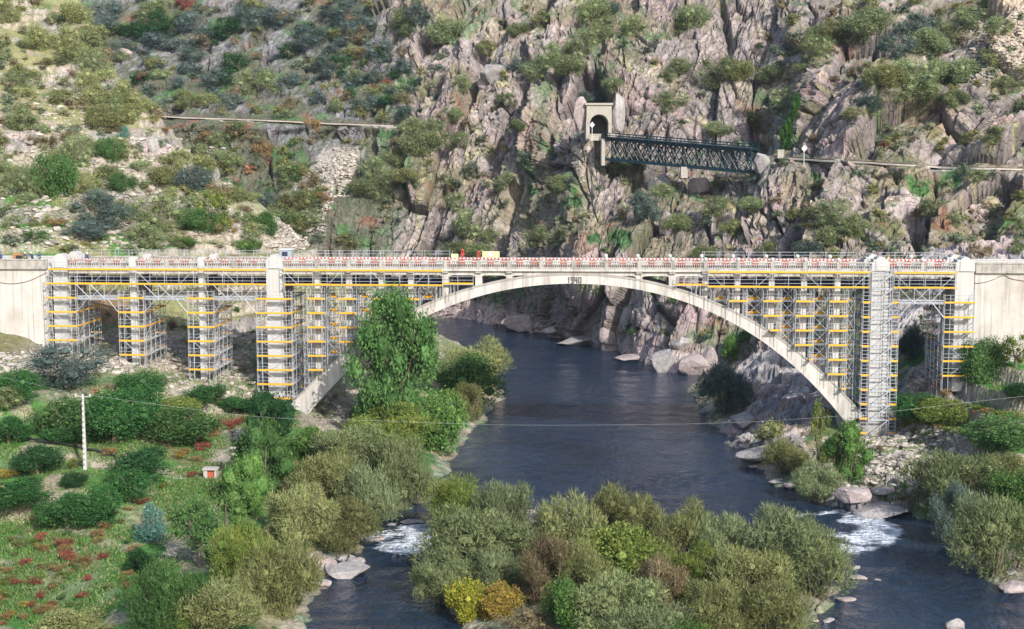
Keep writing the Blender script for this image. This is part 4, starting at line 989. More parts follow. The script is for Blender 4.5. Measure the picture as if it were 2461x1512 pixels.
ob('walkway', me.mesh('walkway', M['truss']), via)
for i in range(12):
    u = (i + .5) * Lv / 12; vt('sway_brace', (u, 0, 0), (u, 3.6, HT), .07); vt('sway_brace', (u, 3.6, 0), (u, 0, HT), .07); vt('floor_beam', (u, 0, HT), (u, 3.6, HT), .1)
mb = MB(); a_ = W(1446, 386, 340.5); mb.box(a_[0] - .1, a_[0] + .75, 339.5, 345, a_[2] - 1.2, vA.z + .2); tag(ob('viaduct_pier', mb.mesh('viaduct_pier', M['stone'])), 'narrow pale stone pier under the left end of the viaduct', 'pier')
a_ = W(1638, 402, 326); b_ = W(1652, 425, 326); o = MB().box(a_[0], b_[0] + .2, 327, 329, b_[2] - .3, a_[2] + .1); tag(ob('viaduct_pier', o.mesh('viaduct_pier', M['stone'])), 'short pale stone pier under the middle of the viaduct', 'pier')
# railway signs
for px, py, d, h, lab in ((1423, 330, 339, 3.0, 'white diamond sign on a pole left of the tunnel mouth'), (1932, 388, 303, 2.8, 'white diamond sign on a pole beside the track right of the viaduct')):
    p = W(px, py, d); e = empty('railway_sign', p, label=lab, cat='sign')
    ob('pole', MB().bar((0, 0, -1), (0, 0, h), .07).mesh('pole', M['white']), e); ob('diamond', MB().prism([(0, -.75), (.62, 0), (0, .75), (-.62, 0)], -.12, -.06).mesh('diamond', M['white']), e, (0, 0, h))

# ================================================================ VEGETATION
def ico(r=1.0):
    t = (1 + 5 ** .5) / 2; v = np.array([(-1, t, 0), (1, t, 0), (-1, -t, 0), (1, -t, 0), (0, -1, t), (0, 1, t), (0, -1, -t), (0, 1, -t), (t, 0, -1), (t, 0, 1), (-t, 0, -1), (-t, 0, 1)], float)
    f = [(0, 11, 5), (0, 5, 1), (0, 1, 7), (0, 7, 10), (0, 10, 11), (1, 5, 9), (5, 11, 4), (11, 10, 2), (10, 7, 6), (7, 1, 8), (3, 9, 4), (3, 4, 2), (3, 2, 6), (3, 6, 8), (3, 8, 9), (4, 9, 5), (2, 4, 11), (6, 2, 10), (8, 6, 7), (9, 8, 1)]
    v /= np.linalg.norm(v[0]); return v * r, np.array(f)
def subdiv(v, f):
    mp = {}; v = list(map(tuple, v)); nf = []
    def mid(a, b):
        k = (min(a, b), max(a, b))
        if k not in mp: m = (np.array(v[a]) + np.array(v[b])) / 2; v.append(tuple(m / np.linalg.norm(m))); mp[k] = len(v) - 1
        return mp[k]
    for a, b, c_ in f:
        x, y, z = mid(a, b), mid(b, c_), mid(c_, a); nf += [(a, x, z), (b, y, x), (c_, z, y), (x, y, z)]
    return np.array(v), np.array(nf)
I0 = ico(); I1 = subdiv(*I0); I2 = subdiv(*I1)
def crown(name, seed, n, shape='round', lobes=12, leaf=.05, asp=.35, up=.3, lob=(.17, .27), core=.34, loose=.16, two=False):
    """crown mesh in a unit box (radius .5, height 1): leaf faces spread over and inside lobes"""
    r = np.random.default_rng(seed); C_, R_l = [], []
    for i in range(lobes):
        for _ in range(50):
            p = r.uniform(-.5, .5, 3); q = np.linalg.norm(p) * 2
            if q < 1 and (q > .35 or i == 0): break
        z = p[2] + .5; rad = r.uniform(*lob)
        if shape == 'cone': s = max(.12, 1 - z) * .95; p[:2] *= s; rad *= .35 + .75 * s
        elif shape == 'poplar':
            s = 1.15 - .85 * abs(z - .32) ** 1.1 if z < .32 else max(.36, 1.08 - .8 * ((z - .32) / .68) ** 2.6); p[:2] *= s * .95; rad *= .55 + .4 * s
        elif shape == 'fan': s = .55 + .5 * z; p[:2] *= s
        elif shape == 'dome': z = z ** .8 * .85
        elif shape == 'curtain': z = (i + .5) / lobes; p[:2] = [.22 * math.sin(5 * z) + .22 * r.uniform(-1, 1) * (1.1 - z), .1 * r.uniform(-1, 1)]
        elif shape == 'slim': p[:2] *= .8
        p[:2] *= min(1, (.5 - rad * .7) / .36); z = min(max(z, rad * .45), 1 - rad * .95)
        C_.append((p[0], p[1], z)); R_l.append(rad)
    C_ = np.array(C_); R_l = np.array(R_l); w_ = R_l ** 2; w_ /= w_.sum()
    k = r.choice(lobes, n, p=w_); d = r.normal(size=(n, 3)); d /= np.linalg.norm(d, axis=1, keepdims=True)
    dep = 1 + loose * r.normal(size=n) - (r.random(n) < .25) * r.random(n) * .3
    dep = np.where(r.random(n) < .22, r.uniform(.35, .9, n), dep); P = C_[k] + d * (R_l[k] * dep)[:, None]
    dist = np.linalg.norm(P[:, None] - C_[None], axis=2) / R_l[None]; keep = (dist.min(1) > .5) & (P[:, 2] > .0)
    P, d = P[keep], d[keep]; n = len(P)
    upv = np.array([0, 0, 1.0]); ax = d * (1 - up) + upv * up + r.normal(size=(n, 3)) * .35; ax /= np.linalg.norm(ax, axis=1, keepdims=True)
    nr = d + r.normal(size=(n, 3)) * .45 + [0, 0, .25]; side = np.cross(ax, nr); side /= np.linalg.norm(side, axis=1, keepdims=True) + 1e-9
    ln = leaf * r.uniform(.6, 1.4, n)[:, None]; wd = ln * asp
    if asp < .3: V = np.stack([P - side * wd * .5, P + side * wd * .5, P + ax * ln], 1)
    else: V = np.stack([P - ax * ln * .5, P + side * wd, P + ax * ln * .55], 1)
    V = V.reshape(-1, 3); F_ = np.arange(len(V)).reshape(-1, 3)
    cv, cf = [V], [F_]; off = len(V)
    for c_, rl in zip(C_, R_l):
        vv = I1[0] * rl * core * (1 + .12 * r.normal(size=(len(I1[0]), 1))) + c_; vv[:, 2] = np.maximum(vv[:, 2], .0); cv.append(vv); cf.append(I1[1] + off); off += len(vv)
    return arr_mesh(name, np.concatenate(cv), np.concatenate(cf), LM['olive'])
LM = {}
def lm(k, a, b, t=.22): LM[k] = leafmat('leaf_' + k, a, b, t)
lm('olive', (.145, .165, .06), (.205, .21, .09)); lm('greygreen', (.148, .190, .091), (.239, .281, .139)); lm('bluegrey', (.068, .101, .095), (.121, .162, .142))
lm('yellow', (.30, .27, .035), (.16, .19, .035)); lm('orange', (.30, .19, .05), (.22, .19, .04)); lm('bright', (.075, .16, .04), (.12, .20, .055))
lm('green', (.054, .120, .036), (.090, .162, .054)); lm('dark', (.022, .069, .025), (.044, .100, .037)); lm('citrus', (.032, .105, .032), (.065, .155, .048))
lm('brown', (.209, .154, .099), (.154, .143, .066)); lm('red', (.22, .04, .035), (.24, .11, .07)); lm('rust', (.30, .16, .09), (.17, .15, .05)); lm('pale', (.266, .272, .117), (.181, .217, .088))
lm('yelgreen', (.17, .20, .045), (.10, .15, .04)); lm('spruce', (.083, .187, .143), (.132, .264, .209)); lm('sage', (.124, .163, .069), (.204, .234, .109)); lm('slate', (.063, .091, .077), (.105, .140, .112)); lm('ivy', (.03, .085, .02), (.06, .13, .03))
PR = {
 'willow': [crown('crown', 100 + i, 19000, 'dome', 30, .056, .19, .6, (.11, .21)) for i in range(4)],
 'broad': [crown('crown', 120 + i, 13000, 'dome', 30, .036, .7, .1, (.14, .24)) for i in range(3)],
 'tall': [crown('crown', 140 + i, 7000, 'slim', 18, .04, .5, .4, (.14, .22), .7, .2) for i in range(2)],
 'poplar': [crown('crown', 160, 16000, 'poplar', 60, .027, .75, .0, (.09, .16), .55, .2)],
 'thin': [crown('crown', 170 + i, 2600, 'slim', 16, .035, .6, .2, (.1, .17), .45, .3) for i in range(2)],
 'cone': [crown('crown', 180, 7000, 'cone', 34, .05, .25, .2, (.12, .2))],
 'olive': [crown('crown', 200 + i, 10000, 'round', 24, .034, .4, .35, (.12, .22), .4, .22) for i in range(3)],
 'shrub': [crown('crown', 220 + i, 3200, 'dome', 15, .055, .45, .3, (.13, .25), .45, .22) for i in range(6)],
 'bush': [crown('crown', 240 + i, 2200, 'dome', 12, .065, .3, .5, (.13, .24), .4, .3) for i in range(3)],
 'ivy': [crown('crown', 260, 6000, 'curtain', 34, .035, .7, 0, (.07, .13), .7, .3)]}
TRK = []
for i in range(3):
    mb = MB(); rr = random.Random(i); mb.bar((0, 0, -.15), (.01, .01, .34), .05, 6, .035)
    for k in range(5):
        t = k * 1.26 + rr.random(); e = (.24 * math.cos(t), .24 * math.sin(t), .5 + .25 * rr.random()); mb.bar((.01, .01, .2 + .03 * k), e, .026, 5, .01)
        for q in range(2): mb.bar(e, (e[0] * 1.5 + rr.uniform(-.08, .08), e[1] * 1.5 + rr.uniform(-.08, .08), e[2] + .12), .01, 4, .004)
    TRK.append(mb.mesh('trunk', M['bark']))
STEM = []
for i in range(2):
    mb = MB(); rr = random.Random(9 + i)
    for k in range(9):
        t = k * .7 + rr.random(); mb.bar((.06 * math.cos(t), .06 * math.sin(t), -.1), (.32 * math.cos(t), .32 * math.sin(t), .55 + .2 * rr.random()), .018, 4, .007)
    STEM.append(mb.mesh('trunk', M['bark']))
_ci = [0]
FR = MB(); _r = random.Random(3)
for k in range(44):
    t = _r.uniform(0, 6.28); z = _r.uniform(.1, .9); q = .5 * math.sqrt(max(.05, 1 - (2 * z - 1) ** 2)); 
    FR.lathe((q * math.cos(t) * _r.uniform(.85, 1), q * math.sin(t) * _r.uniform(.85, 1), z), [(.003, 0), (.008, .008), (.003, .016)], 5)
FRm = FR.mesh('fruit', M['fruit'])
def tree_at(loc, wd, ht, kind, col, label, cat='tree', group=None, name=None, lift=0.0, fruit=False, trunk='auto', sink=.0, rz=None):
    _ci[0] += 1; i = _ci[0]
    me = PR[kind][i % len(PR[kind])]; rz = random.uniform(0, 6.28) if rz is None else rz
    nm = name or {'willow': 'willow_tree', 'broad': 'leafy_tree', 'poplar': 'poplar_tree', 'cone': 'spruce_tree', 'olive': 'olive_tree', 'shrub': 'shrub', 'bush': 'bush', 'tall': 'tall_tree', 'thin': 'young_tree', 'ivy': 'ivy_curtain'}[kind]
    if kind in ('shrub', 'bush', 'ivy'):
        o = ob(nm, me, None, (loc[0], loc[1], loc[2] - sink), LM[col], (0, 0, rz), (wd, wd * random.uniform(.85, 1.1), ht)); return tag(o, label, cat if cat != 'tree' else 'shrub', group)
    e = empty(nm, (loc[0], loc[1], loc[2] - sink), rz, label=label, cat=cat, group=group)
    ob('crown', me, e, (0, 0, lift * ht), LM[col], None, (wd, wd, ht * (1 - lift)))
    ob('trunk', (TRK[i % 3] if kind in ('broad', 'olive', 'poplar', 'thin') else STEM[i % 2]), e, (0, 0, 0), None, None, (wd * .9, wd * .9, ht * (.95 if kind != 'poplar' else .9)))
    if fruit: ob('fruit', FRm, e, (0, 0, lift * ht), None, None, (wd, wd, ht * (1 - lift)))['kind'] = 'stuff'
    return e
def PL(x0, x1, y0, y1, kind, col, label, **k):
    """plant whose crown fills the box x0..x1, y0..y1 of the photograph, standing on the ground there"""
    cx = (x0 + x1) / 2; g = hit(cx, y1, k.pop('only', None)); dd = k.pop('d', None)
    if g is None: g = W(cx, y1, 200)
    d = g[1]; wd = (x1 - x0) / FP * d * {'poplar': 1.0, 'willow': 1.05}.get(kind, 1.14)
    d2 = (dd or d) + wd * .33; a, _ = rayk(cx, y1); x = a * d2
    z = gz(x, d2) if (dd is None and d < 240 and abs(g[2] - gz(g[0], g[1])) < 2) else g[2]
    z = max(z, .1); ytop = W(cx, y0, d2)[2]
    ht = max(ytop - z, wd * .35) * {'willow': 1.02, 'poplar': 1.05}.get(kind, 1.1)
    k.setdefault('sink', .03 * ht); return tree_at((x, d2, z), wd, ht, kind, col, label, **k)

G_IS = 'willows on the river island'
PL(1028, 1185, 1138, 1300, 'willow', 'yelgreen', 'yellow-green willow at the upper left tip of the river island', group=G_IS)
PL(1150, 1275, 1148, 1320, 'willow', 'greygreen', 'grey-green willow behind the biggest round willow at the left of the island', group=G_IS)
PL(1030, 1100, 1215, 1300, 'willow', 'yellow', 'small golden willow at the left edge of the island over the rapids', group=G_IS)
PL(1020, 1280, 1222, 1420, 'willow', 'sage', 'big round grey-green willow at the left of the river island', group=G_IS)
PL(992, 1130, 1320, 1465, 'willow', 'sage', 'dark grey-green willow leaning over the water at the lower left of the island', group=G_IS)
PL(1130, 1260, 1310, 1440, 'willow', 'greygreen', 'pale grey-green willow in front of the big round willow on the island', group=G_IS)
PL(1075, 1165, 1395, 1495, 'broad', 'yellow', 'small bright yellow tree at the bottom left tip of the island', group=G_IS, cat='tree')
PL(1155, 1245, 1405, 1500, 'broad', 'orange', 'small orange-yellow tree at the bottom of the island beside the bright yellow one', group=G_IS)
PL(1290, 1440, 1178, 1380, 'willow', 'pale', 'pale olive willow at the top middle of the island', group=G_IS)
PL(1410, 1570, 1160, 1370, 'willow', 'olive', 'tall bronze-tipped willow at the top middle of the island', group=G_IS)
PL(1250, 1400, 1275, 1470, 'willow', 'brown', 'brownish half bare willow in the middle left of the island', group=G_IS)
PL(1345, 1470, 1300, 1470, 'willow', 'olive', 'olive willow just left of the lime-yellow tree on the island', group=G_IS)
PL(1405, 1565, 1265, 1430, 'broad', 'yelgreen', 'lime-yellow broadleaf tree glowing in the middle of the island', group=G_IS)
PL(1540, 1640, 1330, 1470, 'willow', 'brown', 'thin brown willow right of the lime-yellow tree', group=G_IS)
PL(1305, 1420, 1395, 1540, 'broad', 'bright', 'bright green and yellow tree at the bottom middle of the island', group=G_IS)
PL(1385, 1600, 1385, 1560, 'willow', 'sage', 'broad dark green willow at the bottom edge middle of the island', group=G_IS)
PL(1565, 1700, 1198, 1380, 'willow', 'olive', 'olive willow on the island beside the open pool', group=G_IS)
PL(1675, 1800, 1228, 1390, 'willow', 'greygreen', 'grey-green willow in the upper right part of the island', group=G_IS)
PL(1775, 1960, 1200, 1400, 'willow', 'greygreen', 'big silvery willow at the upper right end of the island', group=G_IS)
PL(1870, 2035, 1270, 1450, 'willow', 'sage', 'round dark silvery willow at the right tip of the island by the rapids', group=G_IS)
PL(1590, 1720, 1300, 1460, 'willow', 'yelgreen', 'gold-green willow in the right middle of the island', group=G_IS)
PL(1700, 1900, 1310, 1500, 'willow', 'olive', 'large olive willow in the lower right part of the island', group=G_IS)
PL(1620, 1790, 1385, 1570, 'willow', 'olive', 'yellow-olive willow at the bottom right of the island', group=G_IS)
PL(1760, 1940, 1400, 1570, 'willow', 'olive', 'bushy olive willow at the bottom right corner of the island', group=G_IS)
PL(1185, 1320, 1470, 1540, 'bush', 'brown', 'low brown half bare shrub at the bottom edge of the island', group=G_IS)
PL(1480, 1660, 1450, 1600, 'willow', 'greygreen', 'grey-green willow cut by the bottom edge of the picture', group=G_IS)
PL(1540, 1700, 1470, 1600, 'willow', 'bright', 'fresh green willow cut by the bottom edge of the picture', group=G_IS)
G_LB = 'trees along the left bank'
PL(850, 1048, 694, 1010, 'poplar', 'green', 'tall dark green poplar standing in front of the left half of the arch', d=181, group=G_LB, lift=.06)
PL(1070, 1215, 810, 960, 'willow', 'pale', 'round pale olive willow overhanging the river behind the poplar', group=G_LB, d=232)
PL(1045, 1205, 852, 985, 'broad', 'green', 'dark green spreading tree in front of the pale round willow by the poplar', group=G_LB, d=218)
PL(1082, 1172, 912, 1022, 'willow', 'olive', 'olive willow on the river edge below the dark green spreading tree', group=G_LB)
PL(985, 1112, 938, 1092, 'broad', 'bright', 'fresh green tree on the river edge right of the poplar foot', group=G_LB)
PL(830, 1040, 975, 1110, 'willow', 'yelgreen', 'olive-yellow willow right under the poplar', group=G_LB)
PL(850, 915, 965, 1050, 'broad', 'green', 'bushy green tree at the left foot of the poplar', group=G_LB)
PL(760, 950, 1010, 1180, 'willow', 'sage', 'grey-green willow below the left foot of the arch', group=G_LB)
PL(900, 1032, 1050, 1235, 'willow', 'sage', 'tall grey-green willow bulging over the narrow channel', group=G_LB)
PL(820, 960, 1110, 1290, 'willow', 'greygreen', 'silvery willow in the middle of the left bank thicket', group=G_LB)
PL(700, 860, 1080, 1240, 'willow', 'olive', 'olive willow in the upper middle of the left bank thicket', group=G_LB)
PL(650, 800, 1150, 1330, 'willow', 'pale', 'brown-tinted half bare willow in the left bank thicket', group=G_LB)
PL(760, 900, 1200, 1340, 'willow', 'olive', 'olive-brown willow beside the rapids of the narrow channel', group=G_LB)
PL(560, 700, 1020, 1210, 'tall', 'green', 'green slender trees rising at the left end of the bank thicket', group=G_LB)
PL(600, 705, 948, 1090, 'tall', 'dark', 'dark green tree in front of the wide fourth pier foot', group=G_LB)
PL(690, 790, 1030, 1130, 'broad', 'bright', 'fresh green bush just below the left arch foot', group=G_LB)
PL(540, 640, 1100, 1250, 'tall', 'bright', 'light green slender tree near the white kiosk', group=G_LB)
PL(600, 760, 1280, 1500, 'willow', 'olive', 'big round olive willow beside the pale bank rocks', group=G_LB)
PL(510, 650, 1250, 1440, 'willow', 'yelgreen', 'yellow-green topped willow left of the big round olive willow', group=G_LB)
PL(400, 560, 1190, 1380, 'thin', 'green', 'thin pale green tree at the orchard edge', group=G_LB)
PL(560, 640, 1340, 1470, 'willow', 'pale', 'pale willow between two olive willows near the bottom', group=G_LB)
PL(430, 620, 1390, 1560, 'willow', 'pale', 'pale straw-tipped willow at the bottom edge left of the channel', group=G_LB)
PL(320, 480, 1345, 1540, 'willow', 'green', 'loose green willow at the bottom left', group=G_LB)
PL(380, 450, 1445, 1540, 'broad', 'yelgreen', 'small lime-yellow bush at the bottom edge', group=G_LB)
PL(100, 240, 1470, 1560, 'broad', 'olive', 'olive bush cut off at the bottom left edge', group=G_LB)
PL(480, 600, 1180, 1320, 'thin', 'bright', 'thin fresh green tree above the yellow-green topped willow', group=G_LB)
PL(310, 375, 1320, 1390, 'broad', 'dark', 'small dark green bush below the blue-green spruce', group=G_LB)
PL(316, 415, 1205, 1310, 'cone', 'spruce', 'blue-green conical spruce in the orchard', group='trees in the orchard', name='spruce_tree')
G_OR = 'trees in the orchard'
for i, (x0, x1, y0, y1, c_, lab) in enumerate([
 (80, 245, 828, 955, 'bluegrey', 'large silver-grey olive tree before the stained wall foot'), (-30, 60, 930, 1010, 'sage', 'grey-green tree cut by the left edge of the picture'),
 (0, 85, 890, 985, 'citrus', 'round green tree near the left edge below the stained wall'), (295, 390, 893, 970, 'citrus', 'dark green citrus tree just below the second pier'),
 (100, 235, 960, 1065, 'green', 'bright green citrus tree left of the concrete pole'), (205, 345, 945, 1090, 'citrus', 'big dark green citrus tree right of the concrete pole top'),
 (150, 250, 1020, 1090, 'dark', 'dark green tree at the foot of the bright green citrus tree'), (270, 380, 930, 1060, 'citrus', 'deep green citrus tree above the yellowish spreading tree'),
 (345, 500, 985, 1090, 'green', 'wide green fruit tree with yellowish top near the middle of the orchard'), (370, 470, 955, 1030, 'yelgreen', 'yellow-green leafy tree beside the small wooden pole'),
 (452, 540, 925, 1000, 'citrus', 'round dark green tree right of the small wooden pole'), (530, 600, 955, 1005, 'citrus', 'low dark green tree between the round tree and the wide pier'), (585, 650, 950, 1010, 'dark', 'dark bushy tree at the foot of the wide fourth pier'),
 (272, 412, 1080, 1175, 'dark', 'spreading dark green citrus tree in the centre of the orchard'), (42, 140, 1075, 1150, 'dark', 'dark green citrus tree near the black hose at the left'), (152, 202, 1135, 1180, 'dark', 'little dark green tree at the foot of the concrete pole'),
 (-20, 125, 1172, 1265, 'citrus', 'wide citrus tree at the left edge with a pale leaning trunk'), (112, 215, 1190, 1290, 'citrus', 'citrus tree with pale leaning trunk in the lower orchard'), (190, 285, 1170, 1285, 'citrus', 'citrus tree speckled with fruit in the lower orchard'), (270, 350, 1130, 1220, 'citrus', 'loose green citrus tree below the central spreading one'),
 (-20, 62, 1005, 1080, 'citrus', 'green tree at the left edge above the black hose'), (110, 185, 1030, 1080, 'citrus', 'small green citrus tree left of the pole foot')]):
    PL(x0, x1, y0, y1, 'olive' if 'olive' in lab or 'grey' in lab else 'broad', c_, lab, group=G_OR, fruit=c_ in ('citrus', 'dark', 'green'), lift=.12, name='citrus_tree' if c_ in ('citrus', 'dark', 'green') else None)
# vines: red and rusty, in rows over the lower left orchard
vi = [(18, 1150), (35, 1140), (70, 1140), (260, 1100), (275, 1090), (185, 1125), (340, 1220), (310, 1235), (270, 1250), (235, 1290), (250, 1275), (45, 1315), (30, 1300), (100, 1300), (98, 1325), (155, 1315), (160, 1330), (160, 1350), (20, 1380), (25, 1400), (85, 1410), (100, 1395), (100, 1440), (125, 1420), (60, 1460), (55, 1490), (10, 1440), (120, 1470), (20, 1490), (160, 1480), (200, 1440), (210, 1400), (60, 1360), (140, 1380), (430, 1100), (470, 1110), (480, 1060), (510, 1050), (545, 1030), (570, 1020), (590, 1015), (490, 1085), (445, 1090), (395, 1175), (465, 1150), (340, 1205), (10, 1410), (75, 1310), (200, 1360), (285, 1265), (240, 1305), (30, 1480)]
for i, (x, y) in enumerate(vi):
    r_ = random.uniform(10, 20); c_ = random.choice(['red', 'rust', 'rust', 'yelgreen', 'rust', 'orange', 'olive'])
    word = {'red': 'crimson', 'rust': 'rust-brown', 'orange': 'orange', 'olive': 'yellowing', 'yelgreen': 'lime-green'}[c_]
    PL(x - r_, x + r_, y - r_ * 1.3, y + 6, 'bush', c_, word + ' leaved grapevine in the lower left orchard', cat='grapevine', name='grapevine', group='%s grapevines in the orchard' % word)
for i in range(46):
    x = random.uniform(-10, 330); y = random.uniform(1290, 1520); r_ = random.uniform(9, 18)
    c_ = random.choice(['yelgreen', 'rust', 'olive', 'red', 'green'])
    PL(x - r_, x + r_, y - r_, y + 4, 'bush', c_, 'small low vine among the green grass of the lower left orchard', cat='grapevine', name='grapevine', group='small low vines in the lower left orchard')
# right bank
G_RB = 'trees on the right bank'
for a_ in [
 (1685, 1802, 872, 1005, 'willow', 'bluegrey', 'dark slate-green round bush standing in the water under the arch', {}), (1985, 2088, 1022, 1165, 'tall', 'bright', 'fresh green small tree on the gravel below the right arch foot', {}),
 (1940, 1992, 960, 1140, 'thin', 'yelgreen', 'slender yellow-green young poplar left of the right arch foot', {}), (1800, 1900, 1010, 1070, 'bush', 'pale', 'pale grassy shrub between the shore slabs', {}),
 (1838, 1935, 1055, 1150, 'willow', 'olive', 'olive shrub willow on the right shore rocks', {}), (1915, 2015, 1110, 1215, 'willow', 'greygreen', 'silvery shrub willow at the water edge of the right shore', {}),
 (2195, 2390, 1078, 1260, 'willow', 'sage', 'large grey-olive tree on the lower right bank', {}), (2240, 2360, 1150, 1320, 'willow', 'slate', 'shaded grey-green willow below the large grey-olive tree', {}),
 (2290, 2480, 1190, 1410, 'willow', 'sage', 'big grey-green willow overhanging the water at the lower right edge', {}), (2400, 2520, 1120, 1260, 'broad', 'bright', 'bright green tree at the right edge of the picture', {}),
 (2320, 2405, 812, 925, 'broad', 'green', 'bushy green fruit tree against the clean right wall', {}), (2400, 2480, 800, 920, 'thin', 'yelgreen', 'sparse yellowing tree before the right wall', {}),
 (2270, 2345, 880, 960, 'broad', 'green', 'small green fruit tree below the rightmost pier', {}), (2165, 2250, 945, 1020, 'broad', 'citrus', 'dark green bush right of the wide right pier foot', {}),
 (2215, 2310, 960, 1035, 'broad', 'yelgreen', 'green and yellow fruit tree on the first garden terrace', {}), (2335, 2475, 1005, 1105, 'broad', 'green', 'green fruit tree on the lower garden terrace at the right edge', {}),
 (2160, 2215, 780, 880, 'willow', 'bluegrey', 'grey bush behind the scaffold bay between the right piers', {}), (1920, 2010, 760, 860, 'willow', 'slate', 'shaded bush behind the right arch haunch', {}),
 (1730, 1780, 810, 880, 'tall', 'bright', 'fresh green bush on the far shore seen under the right arch', {}),
 (2380, 2450, 1090, 1150, 'broad', 'olive', 'olive bush below the garden terraces at the right', {}), (2420, 2500, 930, 1000, 'broad', 'dark', 'dark green bush on the upper garden terrace', {})]:
    PL(*a_[:4], a_[4], a_[5], a_[6], group=G_RB, **a_[7])
for x in range(2180, 2460, 24):
    for yy_ in (1030 + (x - 2180) * .10, 975 + (x - 2250) * .16):
        if x < 2250 and yy_ < 1000: continue
        r_ = random.uniform(13, 20); c_ = random.choice(['yellow', 'yelgreen', 'rust', 'olive', 'yelgreen'])
        PL(x - r_, x + r_, yy_ - r_, yy_ + 8, 'bush', c_, 'yellowing vine along the edge of the right garden terraces', cat='grapevine', name='grapevine', group='yellowing vines on the right garden terraces')
# left hill olives and trees, one by one
G_LH = 'trees on the left hillside'
LH = [(80, 175, 368, 482, 'broad', 'green', 'rounded deep green tree, largest on the left terraces'), (28, 98, 400, 478, 'olive', 'greygreen', 'grey olive tree left of the deep green tree'), (175, 305, 462, 560, 'olive', 'slate', 'wide slate-grey olive tree above the second pier'),
 (325, 430, 468, 570, 'olive', 'sage', 'grey-green olive tree right of the wide slate olive'), (160, 268, 535, 605, 'olive', 'bluegrey', 'grey olive tree just above the deck at the left'), (305, 390, 538, 608, 'olive', 'greygreen', 'silver olive tree just above the deck between two pylons'),
 (360, 435, 400, 455, 'broad', 'olive', 'yellow-green rounded tree on the left hillside crest'), (434, 500, 400, 465, 'broad', 'slate', 'dark rounded tree beside the yellow-green one'), (470, 565, 455, 575, 'thin', 'yelgreen', 'sparse tree with bare pale trunk above the deck'),
 (430, 520, 500, 560, 'broad', 'green', 'dark green bush left of the sparse bare-trunk tree'), (535, 570, 520, 570, 'thin', 'orange', 'dry orange-brown leaved branch tree above the deck'), (610, 660, 510, 570, 'broad', 'green', 'green tree at the foot of the rock slope near the cabin'),
 (235, 290, 330, 392, 'broad', 'green', 'dark green small tree high on the left hill'), (280, 320, 300, 338, 'cone', 'spruce', 'bright blue-green conical tree on the left hill'), (215, 275, 255, 320, 'broad', 'olive', 'olive-green tree on the left hill shoulder'),
 (150, 225, 330, 410, 'olive', 'greygreen', 'pale grey olive tree above the deep green tree'), (20, 90, 255, 320, 'olive', 'sage', 'grey olive with bare branches on the upper left hill'), (10, 75, 170, 215, 'olive', 'sage', 'dark olive near the left edge high on the hill'),
 (140, 215, 60, 150, 'olive', 'pale', 'pale tree high on the left hill'), (145, 215, 5, 60, 'broad', 'pale', 'pale green tree at the top of the left ridge'), (200, 260, 120, 190, 'olive', 'greygreen', 'grey-green tree below the rock point of the ridge'), (270, 345, 195, 260, 'olive', 'pale', 'pale bushy tree on the ridge line'),
 (60, 130, 60, 130, 'olive', 'pale', 'pale olive on the upper left slope'), (180, 240, 170, 240, 'olive', 'pale', 'silvery olive in the middle of the upper slope'), (265, 320, 415, 470, 'broad', 'green', 'small green bush beside the slate olive'), (235, 285, 395, 440, 'broad', 'sage', 'dark grey small bush above the slate olive'),
 (240, 300, 230, 300, 'olive', 'sage', 'sage coloured olive on the hill shoulder'), (10, 60, 520, 570, 'bush', 'sage', 'small grey bush on the green terrace near the deck'), (60, 110, 550, 590, 'bush', 'green', 'tiny green bush on the lowest green terrace'), (110, 160, 525, 560, 'bush', 'rust', 'rusty shrub on the green terrace'),
 (560, 620, 575, 612, 'broad', 'bright', 'fresh green bush just above the deck by the cabin'), (420, 470, 575, 612, 'broad', 'bright', 'light green bush peeping over the deck guard rail'), (-20, 40, 0, 60, 'olive', 'pale', 'pale bushy tree at the top left corner')]
for a_ in LH: PL(*a_, group=G_LH, name='olive_tree' if a_[4] == 'olive' else None)
SCRUB = []
def scat(n, box, cols, rr, kinds, label, grp, cond=None, name='shrub', squash=.9):
    k = 0; tries = 0
    while k < n and tries < n * 12:
        tries += 1; x = random.uniform(box[0], box[2]); y = random.uniform(box[1], box[3])
        if cond and not cond(x, y): continue
        g = hit(x, y)
        if g is None or g[2] < .4: continue
        r_ = random.uniform(*rr) * (random.random() ** .5 + .4); d = g[1]; wd = 2 * r_ / FP * d
        c_ = random.choice(cols); kd = random.choice(kinds)
        SCRUB.append((r_, (g[0], g[1] + wd * .1, g[2]), wd, wd * squash * random.uniform(.6, 1.05), kd, c_, label, grp)); k += 1
ridge = lambda y: np.interp(y, [0, 60, 190, 240, 300, 380, 440, 500, 560, 610], [205, 228, 298, 350, 410, 475, 560, 640, 700, 770])
scat(300, (-20, 5, 700, 610), ['greygreen', 'sage', 'pale', 'olive', 'pale', 'pale', 'brown', 'olive'], (10, 24), ['shrub', 'bush', 'shrub'], 'small grey-green scrub bush on the terraced left hillside', 'scrub on the left hillside', lambda x, y: x < ridge(y) - 4 and not (x < 200 and 480 < y < 600 and random.random() < .7))
scat(60, (430, 300, 780, 610), ['sage', 'olive', 'green', 'brown', 'greygreen', 'rust'], (12, 28), ['shrub', 'bush'], 'bush in the ravine between the left hill and the cliffs', 'bushes in the ravine below the railway', lambda x, y: x > ridge(y))
